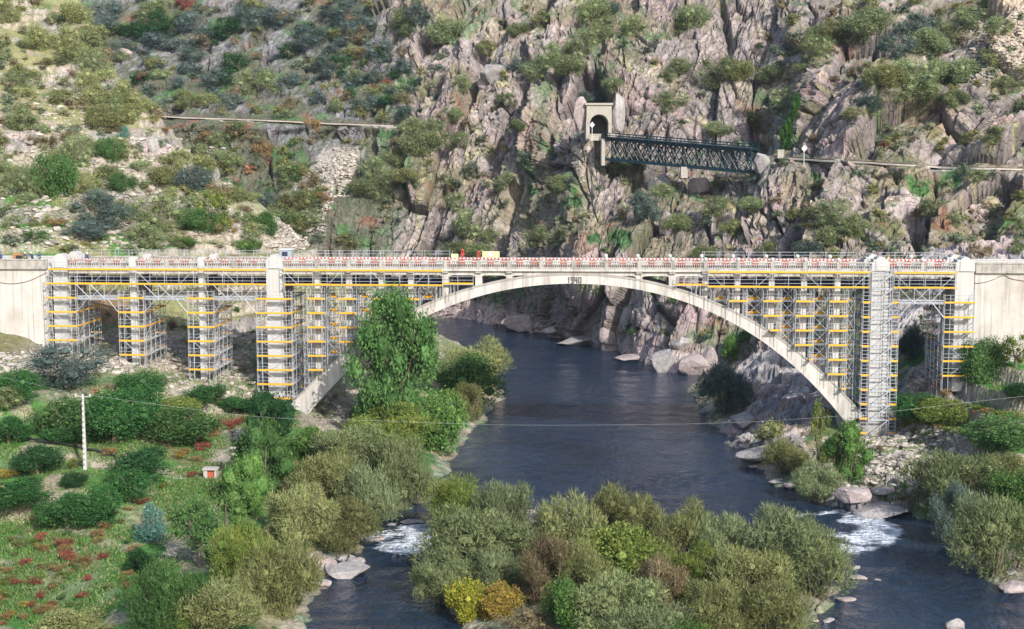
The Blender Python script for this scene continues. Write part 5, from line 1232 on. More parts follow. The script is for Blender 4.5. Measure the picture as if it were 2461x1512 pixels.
# the cliffs: big clumps read off the photograph, then small scrub
CL = [(1070, 75, 38), (1110, 210, 22), (1100, 330, 32), (1085, 268, 24), (1160, 112, 24), (1215, 245, 24), (1010, 335, 40), (960, 372, 40), (905, 402, 36), (875, 442, 32), (920, 462, 36), (935, 435, 28), (720, 402, 32), (640, 475, 36), (720, 488, 42), (680, 505, 36), (830, 578, 32), (1000, 290, 26),
 (1245, 62, 22), (1300, 42, 30), (1420, 42, 46), (1450, 18, 34), (1520, 62, 36), (1400, 102, 36), (1440, 78, 30), (1300, 162, 40), (1340, 130, 40), (1372, 150, 34), (1250, 152, 26), (1410, 232, 30), (1470, 200, 22), (1640, 155, 32), (1610, 172, 26), (1660, 42, 36), (1630, 62, 26), (1735, 172, 44), (1775, 165, 30), (1600, 245, 32), (1510, 255, 26),
 (1850, 178, 30), (1885, 240, 34), (1810, 292, 28), (1725, 300, 26), (1960, 112, 34), (2000, 72, 30), (2080, 62, 50), (2150, 112, 42), (2200, 62, 46), (2235, 100, 40), (2285, 72, 36), (2335, 32, 40), (2130, 182, 42), (2205, 192, 58), (2265, 172, 46), (2315, 172, 40), (2250, 230, 34), (2150, 225, 30), (2095, 255, 26), (2050, 265, 26), (2425, 200, 34), (2300, 230, 26),
 (1560, 495, 40), (1592, 452, 30), (1630, 535, 30), (1720, 495, 30), (1768, 545, 34), (1690, 605, 26), (1528, 602, 30), (1730, 432, 20), (1800, 485, 26), (2000, 515, 44), (2062, 548, 36), (1990, 565, 30), (1130, 535, 40), (1080, 592, 30), (1150, 605, 30), (1290, 562, 34), (1345, 558, 34), (1350, 442, 28), (1205, 432, 30), (1140, 405, 24), (1482, 402, 20), (1530, 388, 26), (1430, 22, 36), (980, 412, 26), (1040, 300, 22), (1180, 560, 26),
 (2060, 330, 24), (2380, 330, 20), (2240, 500, 30), (1940, 590, 28), (1850, 600, 24), (1100, 480, 26), (1240, 300, 22)]
for i, (x, y, r_) in enumerate(CL):
    g = hit(x, y + r_ * .5)
    if g is None: continue
    d = g[1]; wd = 2.2 * r_ / FP * d; far_ = x < 1000 and y < 300
    c_ = random.choice(['sage', 'greygreen', 'sage', 'slate', 'sage', 'olive', 'greygreen'])
    wds = {'sage': 'sage-green', 'greygreen': 'silvery green', 'green': 'mid green', 'slate': 'slate-green', 'olive': 'olive', 'dark': 'dark green'}[c_]
    pos = ('upper' if y < 200 else 'middle' if y < 400 else 'lower'); zone = 'left part' if x < 1250 else 'middle part' if x < 1850 else 'right part'
    tree_at((g[0], d + wd * .12, g[2]), wd, wd * random.uniform(.62, .85), 'olive' if i % 3 else 'broad', c_, '%s bushy tree clinging to the %s %s of the cliff' % (wds, pos, zone), cat='tree', group='%s bushy trees on the %s %s of the cliff' % (wds, pos, zone), name='cliff_tree', sink=.14 * wd)
for (x0, x1, y0, y1) in [(1878, 1926, 222, 376)]:
    g = hit(1900, 340); tree_at((g[0], g[1] - 1.0, g[2] - 3), 5.5, 14.5, 'ivy', 'ivy', 'bright green ivy curtain hanging down the gully right of the viaduct', cat='ivy', name='ivy_curtain')
FH = [(240, 60, 36), (330, 72, 34), (400, 60, 44), (470, 52, 40), (300, 112, 26), (385, 92, 30), (540, 66, 36), (690, 116, 26), (740, 86, 40), (465, 132, 26), (515, 192, 30), (620, 200, 42), (780, 150, 30), (870, 62, 40), (980, 62, 30), (660, 40, 36), (600, 30, 30), (830, 25, 36), (910, 110, 30), (760, 230, 26), (450, 240, 22), (565, 150, 26), (700, 190, 28), (250, 120, 26), (850, 190, 26), (900, 250, 26), (350, 30, 30), (260, 20, 30), (960, 160, 26), (1000, 30, 34), (560, 240, 24), (1010, 110, 30)]
for i, (x, y, r_) in enumerate(FH):
    g = hit(x, y + r_ * .5)
    if g is None: continue
    d = g[1]; wd = 2.3 * r_ / FP * d; c_ = random.choice(['slate', 'bluegrey', 'dark', 'slate', 'bluegrey', 'sage'])  # bluish leaf colours paint the far hill's haze into its trees
    wds = {'slate': 'slate-green', 'bluegrey': 'blue-grey', 'dark': 'dark green', 'sage': 'sage-green'}[c_]
    tree_at((g[0], d + wd * .1, g[2]), wd, wd * .72, 'olive', c_, '%s tree on the far left hillside above the railway' % wds, cat='tree', group='%s trees on the far left hillside' % wds, name='hillside_tree', sink=.14 * wd)
for x, y, r_, c_ in [(340, 180, 15, 'red'), (925, 205, 22, 'red'), (845, 55, 22, 'rust'), (410, 110, 14, 'rust'), (440, 15, 24, 'red'), (395, 320, 18, 'rust'), (500, 330, 26, 'rust'), (860, 130, 22, 'rust'), (1155, 640, 16, 'rust'), (450, 30, 20, 'rust'), (2120, 350, 16, 'red'), (2155, 330, 14, 'rust'), (620, 130, 14, 'rust'), (900, 215, 20, 'red')]:
    g = hit(x, y + 5)
    if g is None: continue
    wd = 2 * r_ / FP * g[1]; wds = {'red': 'crimson', 'rust': 'rust-brown'}[c_]
    tree_at(g, wd, wd * .7, 'bush', c_, wds + ' autumn shrub on the far rocky slopes', cat='shrub', group=wds + ' autumn shrubs on the far slopes', name='autumn_shrub', sink=.1 * wd)
dens = lambda x, y: vn(np.array([x / 90.]), np.array([y / 60.]), 88)[0]
scat(230, (210, 0, 1010, 285), ['slate', 'bluegrey', 'sage', 'dark', 'greygreen', 'olive', 'brown'], (9, 24), ['shrub', 'shrub', 'bush'], 'small dusky scrub bush on the far left hillside', 'scrub on the far left hillside', lambda x, y: x > ridge(y) + 5)
scat(190, (800, 0, 1900, 620), ['sage', 'greygreen', 'olive', 'sage', 'pale', 'slate', 'brown'], (6, 17), ['shrub', 'bush', 'shrub'], 'small scrub bush in a crack of the main cliff', 'scrub on the main cliff', lambda x, y: dens(x, y) > .42 and not (1400 < x < 1500 and 240 < y < 400) and not (1450 < x < 1810 and 325 < y < 420))
scat(200, (1900, 0, 2470, 620), ['olive', 'sage', 'sage', 'pale', 'greygreen', 'brown'], (7, 22), ['shrub', 'bush', 'shrub'], 'small scrub bush on the right hand slope', 'scrub on the right hand slope', lambda x, y: not (370 < y < 410) and not (1900 < x < 2080 and 200 < y < 370 and random.random() < .8))
scat(70, (1060, 690, 2300, 900), ['sage', 'olive', 'green', 'brown', 'slate'], (7, 18), ['shrub', 'bush'], 'small bush on the shore rocks seen under the arch', 'bushes on the rocks behind the arch', lambda x, y: y < 860 - (2300 - x) * .06)
scat(80, (150, 700, 1000, 1000), ['olive', 'green', 'brown', 'pale', 'rust', 'greygreen'], (6, 13), ['bush', 'shrub'], 'small bush on the rubble slope round the left piers', 'bushes on the rubble round the left piers', lambda x, y: y > 700 + max(0, 200 - abs(x - 400)) * .3)
scat(60, (1780, 980, 2450, 1230), ['olive', 'green', 'brown', 'pale', 'rust', 'yelgreen'], (6, 14), ['bush', 'shrub'], 'low shrub on the right bank gravel and rocks', 'shrubs on the right bank')
scat(60, (540, 1180, 900, 1480), ['olive', 'green', 'brown', 'pale', 'sage'], (16, 30), ['bush', 'shrub'], 'undergrowth bush in the left bank thicket', 'undergrowth in the left bank thicket', lambda x, y: x < 900 - (y - 1250) * .7)
scat(50, (1060, 1330, 1950, 1500), ['olive', 'brown', 'pale', 'sage', 'yelgreen'], (18, 34), ['bush', 'shrub'], 'undergrowth bush between the island willows', 'undergrowth on the river island')

# of the scrub, the 290 that show largest are shrubs of their own; the rest is one mass
SCRUB.sort(key=lambda q: -q[0])
for r_, loc, wd, ht, kd, c_, label, grp in SCRUB[:290]: tree_at(loc, wd, ht, kd, c_, label, cat='shrub', group=grp, name='shrub', sink=.12 * wd)
LOWP = []
for me in [crown('scrub', 300 + i, 600, 'dome', 8, .1, .45, .3, (.16, .28), .45, .22) for i in range(4)]:
    v = np.empty(len(me.vertices) * 3, np.float32); me.vertices.foreach_get('co', v); f_ = np.empty(len(me.polygons) * 3, np.int32); me.loops.foreach_get('vertex_index', f_); LOWP.append((v.reshape(-1, 3), f_.reshape(-1, 3)))
SCOL = {'sage': (.11, .135, .075), 'greygreen': (.13, .16, .105), 'olive': (.15, .15, .055), 'green': (.06, .115, .035), 'pale': (.2, .21, .12), 'slate': (.06, .08, .065), 'brown': (.17, .135, .085), 'yelgreen': (.14, .17, .045), 'rust': (.26, .14, .08), 'bluegrey': (.07, .095, .085), 'dark': (.03, .065, .025)}
Vs, Fs, Ts, off = [], [], [], 0
for i, (r_, loc, wd, ht, kd, c_, label, grp) in enumerate(SCRUB[290:]):
    v, f_ = LOWP[i % 4]; a = random.uniform(0, 6.28); ca_, sa_ = math.cos(a), math.sin(a)
    q = v @ np.array([[ca_, sa_, 0], [-sa_, ca_, 0], [0, 0, 1]]) * [wd, wd, ht] + [loc[0], loc[1], loc[2] - .12 * wd]
    Vs.append(q); Fs.append(f_ + off); off += len(q); Ts.append(np.broadcast_to(np.array(SCOL[c_]) * random.uniform(.8, 1.2), q.shape))
tag(ob('scrub', arr_mesh('scrub', np.concatenate(Vs), np.concatenate(Fs), M['scrub'], False, np.concatenate(Ts))), 'low scrub scattered over all the rocky hillsides', 'scrub', None, 'stuff')

# grass and low weeds, too many to count
def grass(name, n, boxes, label, size, cols):
    r = np.random.default_rng(12); pts = []
    while len(pts) < n // 12:
        x0, y0, x1, y1 = boxes[r.integers(len(boxes))]; g = hit(r.uniform(x0, x1), r.uniform(y0, y1), 'near')
        if g and g[2] > .3 and vn(np.array([g[0] / 2.5]), np.array([g[1] / 3.0]), 32)[0] < .6: pts.append(g)
    P = np.repeat(np.array(pts), 12, 0); m = len(P); P[:, :2] += r.normal(size=(m, 2)) * .55; P[:, 2] = [gz(a, b) for a, b in P[:, :2]]
    h_ = r.uniform(*size, m); a = r.uniform(0, 6.28, m); sx = np.stack([np.cos(a), np.sin(a), a * 0], 1) * (h_ * .28)[:, None]; tip = P + np.stack([r.normal(size=m) * .12, r.normal(size=m) * .12, h_], 1)
    V = np.stack([P - sx - [0, 0, .03], P + sx - [0, 0, .03], tip], 1).reshape(-1, 3); ci = np.repeat(r.integers(0, len(cols), m // 12), 12); T = np.repeat(np.array(cols)[ci] * r.uniform(.75, 1.25, (m, 1)), 3, 0)
    tag(ob(name, arr_mesh(name, V, np.arange(m * 3).reshape(-1, 3), M['scrub'], False, T)), label, 'grass', None, 'stuff')
grass('grass', 60000, [(-20, 1060, 520, 1512), (-20, 1250, 420, 1512), (380, 1020, 620, 1250), (-20, 980, 560, 1100)], 'short green and straw coloured grass on the left bank orchard', (.12, .34), [(.07, .16, .04), (.05, .12, .03), (.11, .16, .05), (.2, .19, .1), (.08, .15, .04), (.08, .18, .04)])
grass('meadow_grass', 26000, [(2180, 900, 2461, 1150), (2050, 1150, 2300, 1240), (0, 480, 330, 610), (150, 860, 650, 980)], 'short grass and weeds on the right terraces and near the piers', (.12, .34), [(.08, .2, .04), (.07, .17, .035), (.17, .18, .08), (.24, .21, .11)])

# ================================================================ ROCKS
def rock_mesh(seed, sub=3):
    v, f = (I2 if sub == 3 else I1); r = np.random.default_rng(seed); v = v.copy()
    for k in range(11):
        d = r.normal(size=3); d /= np.linalg.norm(d); lim = r.uniform(.5, .85); p = v @ d; v -= np.outer(np.maximum(p - lim, 0), d)
    v += r.normal(size=v.shape) * .015; v[:, 2] *= .8
    base = np.array([.36, .30, .285]) if seed % 2 else np.array([.33, .305, .29])
    t = np.broadcast_to(base, v.shape) * (.85 + .3 * r.random((len(v), 1)))
    return arr_mesh('boulder', v, f, M['cliffrock'], False, t)
M['cliffrock'] = attr_ground('boulder_rock', .5, 2.5, False, .85, .35)
RK = [rock_mesh(s) for s in range(8)]
def boulder(px, py, wpx, hpx, label, group=None, deep=.7, tilt=.1, d=None, i=[0]):
    i[0] += 1; g = W(px, py, d) if d else hit(px, py + hpx * .4)
    if g is None: return
    w_ = wpx / FP * g[1] / 2 * 1.15; h_ = hpx / FP * g[1] / 2 * 1.3
    o = ob('boulder', RK[i[0] % 8], None, (g[0], g[1] + w_ * .2, max(g[2], .0) + h_ * .25), None, (random.uniform(-tilt, tilt), random.uniform(-tilt, tilt), random.uniform(0, .6)), (w_, w_ * deep, h_))
    return tag(o, label, 'rock', group)
for a_ in [
 (2050, 1187, 86, 56, 'large pale grey boulder on the right shore beside green grass'), (2140, 1225, 170, 34, 'long low pink-grey slab at the water edge above the right rapids'), (2125, 1180, 60, 22, 'flat wedge slab half sunk in the grass'),
 (1790, 1010, 86, 42, 'layered pale slab jutting into the river below the dark bush'), (1790, 1065, 30, 20, 'small tan boulder at the river edge by the slab'), (1840, 1083, 130, 40, 'long pale grey shore slab sloping into the water'), (1808, 1122, 26, 8, 'tiny flat stone in the water off the long slab'),
 (1868, 1157, 50, 16, 'flat dark stone at the water edge under the shrub willow'), (1900, 1170, 40, 14, 'low brown stone beside the rusty reeds'), (2300, 1500, 50, 40, 'pink boulder standing in the water at the bottom right'), (2440, 1408, 90, 34, 'pinkish bank slab at the right edge'),
 (830, 1370, 130, 40, 'wide pinkish bank slab at the narrow channel'), (770, 1405, 60, 30, 'pale ledge stone at the waterline left of the channel'), (822, 1340, 26, 18, 'round grey boulder above the pinkish bank slab'), (985, 1254, 60, 12, 'row of low pale stones above the small rapids'),
 (938, 1262, 26, 10, 'small pale stone left of the stone row'), (905, 1297, 38, 12, 'reddish flat stone in the small rapids'), (860, 1345, 36, 8, 'flat red-brown stone by the bank slab'), (1275, 1228, 30, 10, 'pale stone in the gap between island willows'), (1280, 1253, 26, 10, 'small pale stone lower in the willow gap'), (1290, 1276, 36, 20, 'white boulder lowest in the willow gap'),
 (2058, 1363, 26, 12, 'pale round stone in the right channel'), (2060, 1388, 46, 14, 'cluster of flat stones at the island edge'), (2108, 1396, 18, 8, 'small tan stone alone in the right channel'), (2032, 1443, 50, 8, 'flat yellowish stone off the island tip'), (1995, 1490, 34, 10, 'pale stone in the water at the bottom right of the island'), (1960, 1492, 18, 8, 'little pale stone in the water near the bottom'),
 (2430, 1375, 40, 16, 'dark slab at the foot of the right willows'), (2345, 1345, 40, 20, 'grey stone under the right bank willows'),
 (1690, 985, 16, 20, 'small upright stone beside the dark round bush'), (1515, 858, 90, 22, 'pink and grey slab lying at the foot of the blocky cliff corner'), (1395, 815, 140, 36, 'smooth pink whaleback rock at the waterline under the arch'), (1255, 765, 110, 62, 'big smooth pinkish rock dome at the far waterline'), (1330, 790, 60, 26, 'low pink rock between the dome and the whaleback'),
 (1465, 800, 40, 60, 'rounded upright pink rock beside the whaleback'),
 (1592, 850, 90, 95, 'blocky upright rock at the corner of the cliff under the arch'), (1668, 870, 90, 70, 'wide block at the waterline corner under the right arch'), (1640, 810, 50, 40, 'square block stacked on the corner rocks'), (1700, 850, 50, 100, 'tall brown block at the right of the corner cliff')]:
    boulder(*a_[:5], 'boulders along the river', d=None)
for a_ in [(1183, 155, 70, 76, 'huge rounded boulder perched on the cliff edge'), (1160, 190, 26, 40, 'small block under the perched boulder'), (372, 352, 30, 50, 'upright white boulder on the left hill crest'), (345, 352, 22, 34, 'small pale boulder beside the upright white one'), (515, 410, 26, 40, 'pale standing rock on the crest above the ravine'), (2080, 60, 0, 0, ''),
           (1393, 300, 36, 100, 'rock buttress against the left side of the tunnel portal'), (1487, 285, 36, 110, 'rock buttress against the right side of the tunnel portal'), (280, 118, 60, 30, 'pale rock point jutting from the left ridge'), (1830, 410, 38, 90, 'pale rock pinnacle hiding the right end of the viaduct'), (1680, 430, 50, 60, 'pale angular rock below the middle of the viaduct'), (1590, 425, 60, 60, 'grey pointed rock beside the short viaduct pier'), (400, 300, 0, 0, ''), (1610, 520, 50, 90, 'tall pale fin of rock below the viaduct')]:
    if a_[2]: boulder(*a_[:5], 'boulders on the slopes', tilt=.25, deep=.8, d=312 if 'pinnacle' in a_[4] else 344.5 if 'portal' in a_[4] else None)
# loose rubble: too many to count
def rubble_field(name, n, boxes, size, label, nearonly=True):
    v0, f0 = I0; Vs, Fs, Ts = [], [], []; off = 0; r = np.random.default_rng(5)
    while len(Vs) < n:
        x0, y0, x1, y1 = boxes[r.integers(len(boxes))]; px, py = r.uniform(x0, x1), r.uniform(y0, y1)
        g = hit(px, py)
        if g is None or g[2] < .15: continue
        s_ = r.uniform(*size) * (.5 + r.random() ** 2); v = v0 * (1 + .25 * r.normal(size=(12, 1))) * [s_ * r.uniform(.8, 1.4), s_, s_ * .6]
        a = r.uniform(0, 3.1); v = v @ np.array([[math.cos(a), math.sin(a), 0], [-math.sin(a), math.cos(a), 0], [0, 0, 1]]) + [g[0], g[1], g[2] + s_ * .15]
        Vs.append(v); Fs.append(f0 + off); off += 12; c0 = np.array([.46, .41, .35]) * r.uniform(.55, 1.15); Ts.append(np.broadcast_to(c0, (12, 3)))
    o = ob(name, arr_mesh(name, np.concatenate(Vs), np.concatenate(Fs), M['cliffrock'], False, np.concatenate(Ts)))
    tag(o, label, 'stones', None, 'stuff')
rubble_field('rubble', 2600, [(2080, 1030, 2330, 1150), (2080, 1030, 2330, 1120), (1900, 1050, 2200, 1180), (400, 900, 700, 960), (180, 860, 320, 900), (250, 780, 620, 900), (0, 850, 130, 900), (560, 1040, 620, 1120), (2180, 900, 2260, 980)], (.18, .5), 'loose pale rubble scattered on both banks near the piers')
rubble_field('scree', 4200, [(720, 400, 800, 500), (760, 380, 850, 470), (690, 470, 780, 560), (800, 350, 860, 420), (640, 520, 740, 600), (2330, 20, 2470, 200)], (.2, .55), 'grey stone scree tumbling down the ravine and the top right slope')
rubble_field('dry_stones', 1800, [(0, 180, 220, 600), (60, 250, 330, 600), (250, 330, 560, 600)], (.25, .6), 'loose pale stones of tumbled terrace walls on the left hill')

# ================================================================ SMALL THINGS
# concrete pole with ladder hollows, wooden pole, wires
g = hit(205, 1130, 'near'); top = W(203, 948, g[1])
pole = empty('power_pole', g, label='tall pale concrete power pole standing in the orchard', cat='pole'); hp = top[2] - g[2]
mb = MB(); mb.bar((0, 0, -.5), (0, 0, hp), .26, 4, .13); ob('pole_shaft', mb.mesh('pole_shaft', M['whitewash']), pole)
for k in range(13):
    z = .5 + k * hp / 14; ob('pole_recess', MB().box(-.06, .06, -.30 + .1 * k / 13, -.2 + .1 * k / 13, z, z + .22).mesh('pole_recess', M['darkconc']), pole)  # dark blocks stand in for the shaded hollows of the shaft
ob('cross_arm', MB().box(-.9, .9, -.06, .06, hp - .3, hp - .18).mesh('cross_arm', M['darkconc']), pole)
for x in (-.8, 0, .8): ob('insulator', MB().lathe((x, 0, hp - .18), [(.05, 0), (.09, .06), (.05, .12), (.08, .17), (.03, .22)], 8).mesh('insulator', M['white']), pole)
g2_ = hit(380, 992, 'near'); t2_ = W(378, 942, g2_[1]); h2_ = t2_[2] - g2_[2]
wp = empty('wooden_pole', g2_, label='short wooden pole with two cross arms among the orchard trees', cat='pole')
ob('pole_shaft', MB().bar((0, 0, -.3), (0, 0, h2_), .09).mesh('pole_shaft', M['palebark']), wp)
for z in (h2_ - .15, h2_ - .9): ob('cross_arm', MB().box(-.95, .95, -.05, .05, z - .06, z + .06).mesh('cross_arm', M['palebark']), wp)
def wire(pts, label, r=.009):
    P_ = catmull(np.array(pts), 40); mb = MB()
    for a, b in zip(P_[:-1], P_[1:]): mb.bar(a, b, r, 4)
    tag(ob('overhead_wire', mb.mesh('overhead_wire', M['steel'])), label, 'wire')
T_ = lambda px, py, d: W(px, py, d)
wire([T_(-60, 893, g[1] + 4), T_(90, 925, g[1] + 2), (top[0] - .8, top[1], top[2] - .1)], 'thin wire running left from the concrete pole')
wire([(top[0] + .8, top[1], top[2] - .1), T_(400, 975, 152), T_(640, 1003, 156), T_(900, 1011, 158), T_(1200, 1021, 160), T_(1500, 1021, 160), T_(1800, 1014, 160), T_(2100, 993, 160), T_(2300, 970, 162), T_(2480, 950, 164)], 'long thin wire crossing the river from the concrete pole')
# white kiosk with a red door
g = hit(505, 1150, 'near'); k_ = empty('pump_kiosk', (g[0], g[1] + .4, g[2]), label='tiny white kiosk with a red door in the orchard', cat='hut')
f = lambda nm, mb, mt: ob(nm, mb.mesh(nm, mt), k_)
f('wall', MB().box(-.72, -.3, -.5, .5, -.3, .95).box(.5, .72, -.5, .5, -.3, .95).box(-.299, .499, .2, .5, -.3, .95), M['kioskwall']); f('roof', MB().box(-.85, .85, -.62, .62, .953, 1.12), M['kioskwall'])
f('door', MB().box(-.29, .49, -.3, -.24, -.2, .948), M['door']); f('step', MB().box(-.4, .6, -.95, -.62, -.4, -.05), M['kioskwall'])
# black hose along the orchard terrace
def line_on(pts, r, mat, nm, label, cat):
    P_ = []
    for i in range(len(pts) - 1):
        for k in range(8):
            u = k / 8; g = hit(pts[i][0] * (1 - u) + pts[i + 1][0] * u, pts[i][1] * (1 - u) + pts[i + 1][1] * u, 'near'); P_.append((g[0], g[1], g[2] + .35))
    mb = MB()
    for a, b in zip(P_[:-1], P_[1:]):
        if (Vector(a) - Vector(b)).length > .02: mb.bar(a, b, r, 6)
    tag(ob(nm, mb.mesh(nm, M[mat])), label, cat)
line_on([(52, 1058), (120, 1072), (200, 1088), (290, 1108)], .14, 'black', 'irrigation_pipe', 'black irrigation pipe running across the orchard past the concrete pole', 'pipe')
# works on the deck
def dk(px, t=3.0): s = S(px, 640, t); return s
ZD = ZCOR + .47
def on_deck(name, px, t, label, cat, **k): return empty(name, bw(dk(px, t), t, ZD), YAW, label=label, cat=cat, **k)
c_ = on_deck('site_cabin', 690, 4.0, 'blue-grey site cabin on the deck behind the wide fourth pylon', 'cabin')
f = lambda nm, mb, mt, p=c_: ob(nm, mb.mesh(nm, M[mt]), p)
f('body', MB().box(-.85, .85, -.9, .9, .5, 2.15), 'greybox'); f('roof', MB().box(-.95, .95, -1, 1, 2.153, 2.27), 'white'); f('window', MB().box(-.5, .3, -.94, -.903, 1.3, 1.9), 'navy'); f('skid', MB().box(-.8, .8, -.8, .8, 0, .497), 'black')
c_ = on_deck('generator', 50, 2.6, 'orange compressor on wheels on the left approach road', 'machine')
f('body', MB().box(-.9, .9, -.6, .6, .6, 1.45), 'orange', c_); f('panel', MB().box(-.4, .5, -.64, -.603, .8, 1.3), 'black', c_); f('exhaust', MB().bar((.6, 0, 1.45), (.6, 0, 1.9), .07), 'black', c_); f('bonnet', MB().box(-.8, .2, -.5, .5, 1.453, 1.65), 'orange', c_)
for x in (-.7, .7): f('wheel', MB().bar((x, -.65, .38), (x, .65, .38), .36, 12), 'black', c_)
for px, lab in ((1112, 'red drilling rig upright on the deck behind the barriers'), (1151, 'second smaller red rig on the deck left of the pale yellow panel')):
    c_ = on_deck('drill_rig', px, 3.2, lab, 'machine'); h_ = 2.1 if px < 1130 else 1.85
    f('mast', MB().box(-.22, -.1, -.1, .1, .4, h_).box(.1, .22, -.1, .1, .4, h_), 'red', c_); f('head', MB().box(-.2, .2, -.15, .15, h_ - .6, h_ - .35), 'red', c_); f('base', MB().box(-.6, .6, -.4, .4, .12, .397), 'red', c_); f('cap', MB().lathe((0, 0, h_ + .003), [(.16, 0), (.2, .1), (.1, .25)], 8), 'red', c_)
    f('skid', MB().box(-.7, .7, -.5, .5, 0, .117), 'black', c_)
c_ = on_deck('panel_stack', 1180, 2.4, 'long pale yellow panel with a white patch propped on the deck', 'panel')
f('panel', MB().box(-1.2, 1.2, -.06, .06, 1.25, 2.1), 'paleyellow', c_); f('patch', MB().box(-.35, .1, -.075, -.062, 1.4, 2.0), 'white', c_)
for x in (-1, 1): f('trestle', MB().bar((x, -.4, 0), (x, 0, 1.3), .05).bar((x, .4, 0), (x, 0, 1.3), .05), 'black', c_)
c_ = on_deck('panel_stack', 1093, 2.2, 'short lime yellow panel beside the tall red rig', 'panel'); f('panel', MB().box(-.5, .5, -.06, .06, .9, 1.75), 'paleyellow', c_); f('trestle', MB().bar((-.3, 0, 0), (-.3, 0, .9), .05).bar((.3, 0, 0), (.3, 0, .9), .05), 'black', c_)
# workers
def worker(px, t, label, vest, helmet, lean=0.0, turn=0.0):
    loc = bw(dk(px, t), t, ZD); e = empty('person', loc, YAW + turn, label=label, cat='person', group='bridge workers')
    J = {'pel': (0, 0, .95), 'chest': (0, -lean * .3, 1.35), 'neck': (0, -lean * .45, 1.5), 'head': (0, -lean * .5, 1.62), 'htop': (0, -lean * .5, 1.74)}
    for s_, k in ((-1, 'l'), (1, 'r')):
        J['sh' + k] = (.19 * s_, -lean * .38, 1.42); J['el' + k] = (.27 * s_, -.08 - lean * .4, 1.15); J['wr' + k] = (.2 * s_, -.3 - lean * .4, 1.05); J['ha' + k] = (.19 * s_, -.38 - lean * .4, 1.06)
        J['hp' + k] = (.1 * s_, 0, .9); J['kn' + k] = (.12 * s_, -.04, .5); J['an' + k] = (.12 * s_, .02, .08); J['to' + k] = (.13 * s_, -.16, .04)
    R = dict(pel=.15, chest=.17, neck=.06, head=.1, htop=.07); R.update({a + k: r for k in 'lr' for a, r in (('sh', .08), ('el', .05), ('wr', .035), ('ha', .045), ('hp', .1), ('kn', .065), ('an', .045), ('to', .04))})
    names = list(J); E = [('pel', 'chest'), ('chest', 'neck'), ('neck', 'head'), ('head', 'htop')] + [(a + k if a != 'chest' and a != 'pel' else a, b + k) for k in 'lr' for a, b in (('chest', 'sh'), ('sh', 'el'), ('el', 'wr'), ('wr', 'ha'), ('pel', 'hp'), ('hp', 'kn'), ('kn', 'an'), ('an', 'to'))]
    me = bpy.data.meshes.new('body'); me.from_pydata([J[q] for q in names], [(names.index(a), names.index(b)) for a, b in E], [])
    o = bpy.data.objects.new('body', me); link(o); o.parent = e; sk = o.modifiers.new('skin', 'SKIN')
    for i, q in enumerate(names): me.skin_vertices[0].data[i].radius = (R[q], R[q])
    me.skin_vertices[0].data[0].use_root = True; o.modifiers.new('sub', 'SUBSURF').levels = 1; me.materials.append(M['blue'])
    ob('vest', MB().lathe((0, -lean * .25, 1.0), [(.17, 0), (.2, .2), (.215, .38), (.12, .5)], 10).mesh('vest', M[vest]), e, None, None, None, (1, .72, 1)); ob('face', MB().lathe((0, -.03 - lean * .5, 1.52), [(.05, 0), (.095, .06), (.1, .14), (.07, .2)], 9).mesh('face', M['skin']), e)
    ob('helmet', MB().lathe((0, -lean * .5, 1.66), [(.15, 0), (.145, .04), (.12, .12), (.05, .17)], 10).mesh('helmet', M[helmet]), e)
worker(96, 2.2, 'worker in yellow-green vest and blue helmet on the left approach', 'hivis', 'blue', .3)
worker(79, 2.4, 'worker in a dark vest bending, second from right on the left approach', 'navy', 'white', .9)
worker(62, 2.0, 'worker in yellow-green vest right behind the orange compressor', 'hivis', 'white', .4)
worker(3, 2.0, 'worker in dark blue clothes at the left edge of the picture', 'blue', 'blue', .1)
worker(211, 1.6, 'worker with a white helmet behind the barriers near the leftmost pylon', 'blue', 'white', .5)
worker(1086, 2.6, 'worker with a blue helmet beside the tall red rig', 'hivis', 'blue', .2)
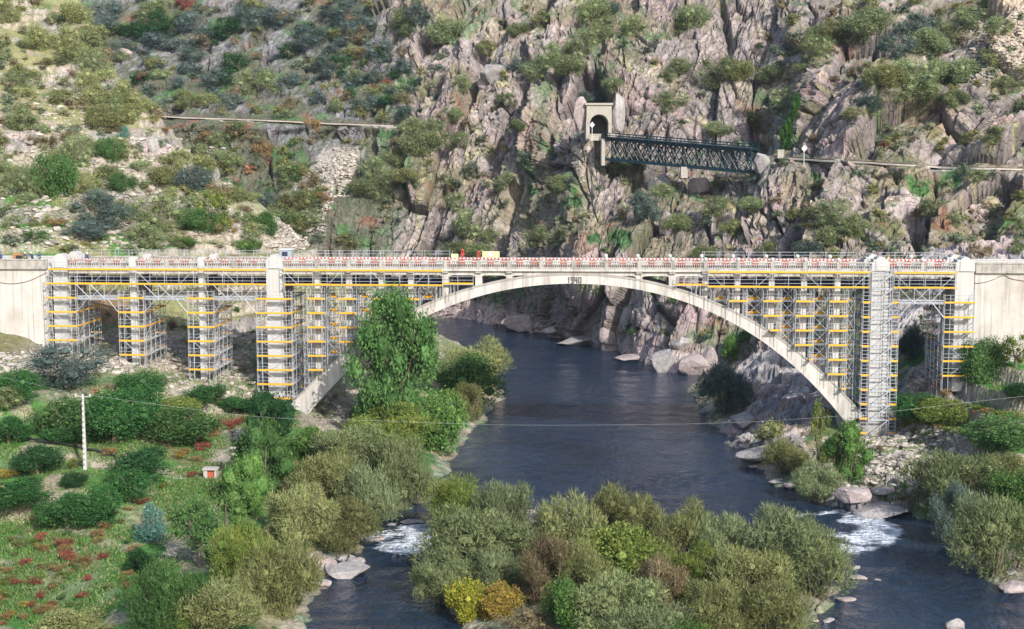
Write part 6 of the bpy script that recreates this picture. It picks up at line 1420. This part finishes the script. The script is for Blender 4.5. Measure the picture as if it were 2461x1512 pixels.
# red and white fence planks on the path below the rightmost pier
for pts, lab in (([(2212, 789), (2246, 790)], 'red and white plank fence on the upper path behind the right piers'), ([(2250, 893), (2302, 896)], 'red and white plank fence at the foot of the rightmost pier'), ([(2238, 948), (2270, 925)], 'red and white tape fence slanting down below the rightmost pier')):
    g0 = hit(*pts[0]); g1_ = hit(*pts[1])
    if not g0 or not g1_: continue
    g0 = Vector(g0); g1_ = Vector(g1_); g1_.y = g0.y + max(-6, min(6, g1_.y - g0.y)); e = empty('plank_fence', g0, label=lab, cat='fence'); n_ = 10
    for k in range(n_):
        a = (g1_ - g0) * (k / n_); b = (g1_ - g0) * ((k + .95) / n_)
        for z in (.95, .5): tube('stripe', a + Vector((0, 0, z)), b + Vector((0, 0, z)), .1, e, 'white' if k % 2 else 'red')
    for k in (0, 5, 10): tube('fence_post', (g1_ - g0) * (k / n_) - Vector((0, 0, .5)), (g1_ - g0) * (k / n_) + Vector((0, 0, 1.1)), .04, e, 'steel')
# steel stair beside the rightmost scaffold
g0 = W(2240, 905, 197); e = empty('access_stair', g0, label='steep steel access stair beside the rightmost pier scaffold', cat='stair')
t0_ = Vector(W(2228, 842, 200)) - Vector(g0)
for dx in (0, .7): tube('stringer', (dx, 0, -.5), t0_ + Vector((dx, 0, 0)), .05, e)
for k in range(14): p = t0_ * (k / 13); tube('tread', p, p + Vector((.7, 0, 0)), .06, e)

# ================================================================ THE AIR
hz = MB().box(-320, 320, -12, 660, -9, 160).mesh('haze'); hm = bpy.data.materials.new('haze_air'); hm.use_nodes = True; hn = hm.node_tree; hn.nodes.clear()
pv = hn.nodes.new('ShaderNodeVolumePrincipled'); pv.inputs['Color'].default_value = (.72, .83, 1, 1); pv.inputs['Density'].default_value = .00006; pv.inputs['Anisotropy'].default_value = .2
hn.links.new(pv.outputs[0], hn.nodes.new('ShaderNodeOutputMaterial').inputs['Volume']); hz.materials.append(hm); tag(ob('haze', hz), 'faint bluish haze in the valley air', 'haze', None, 'stuff')
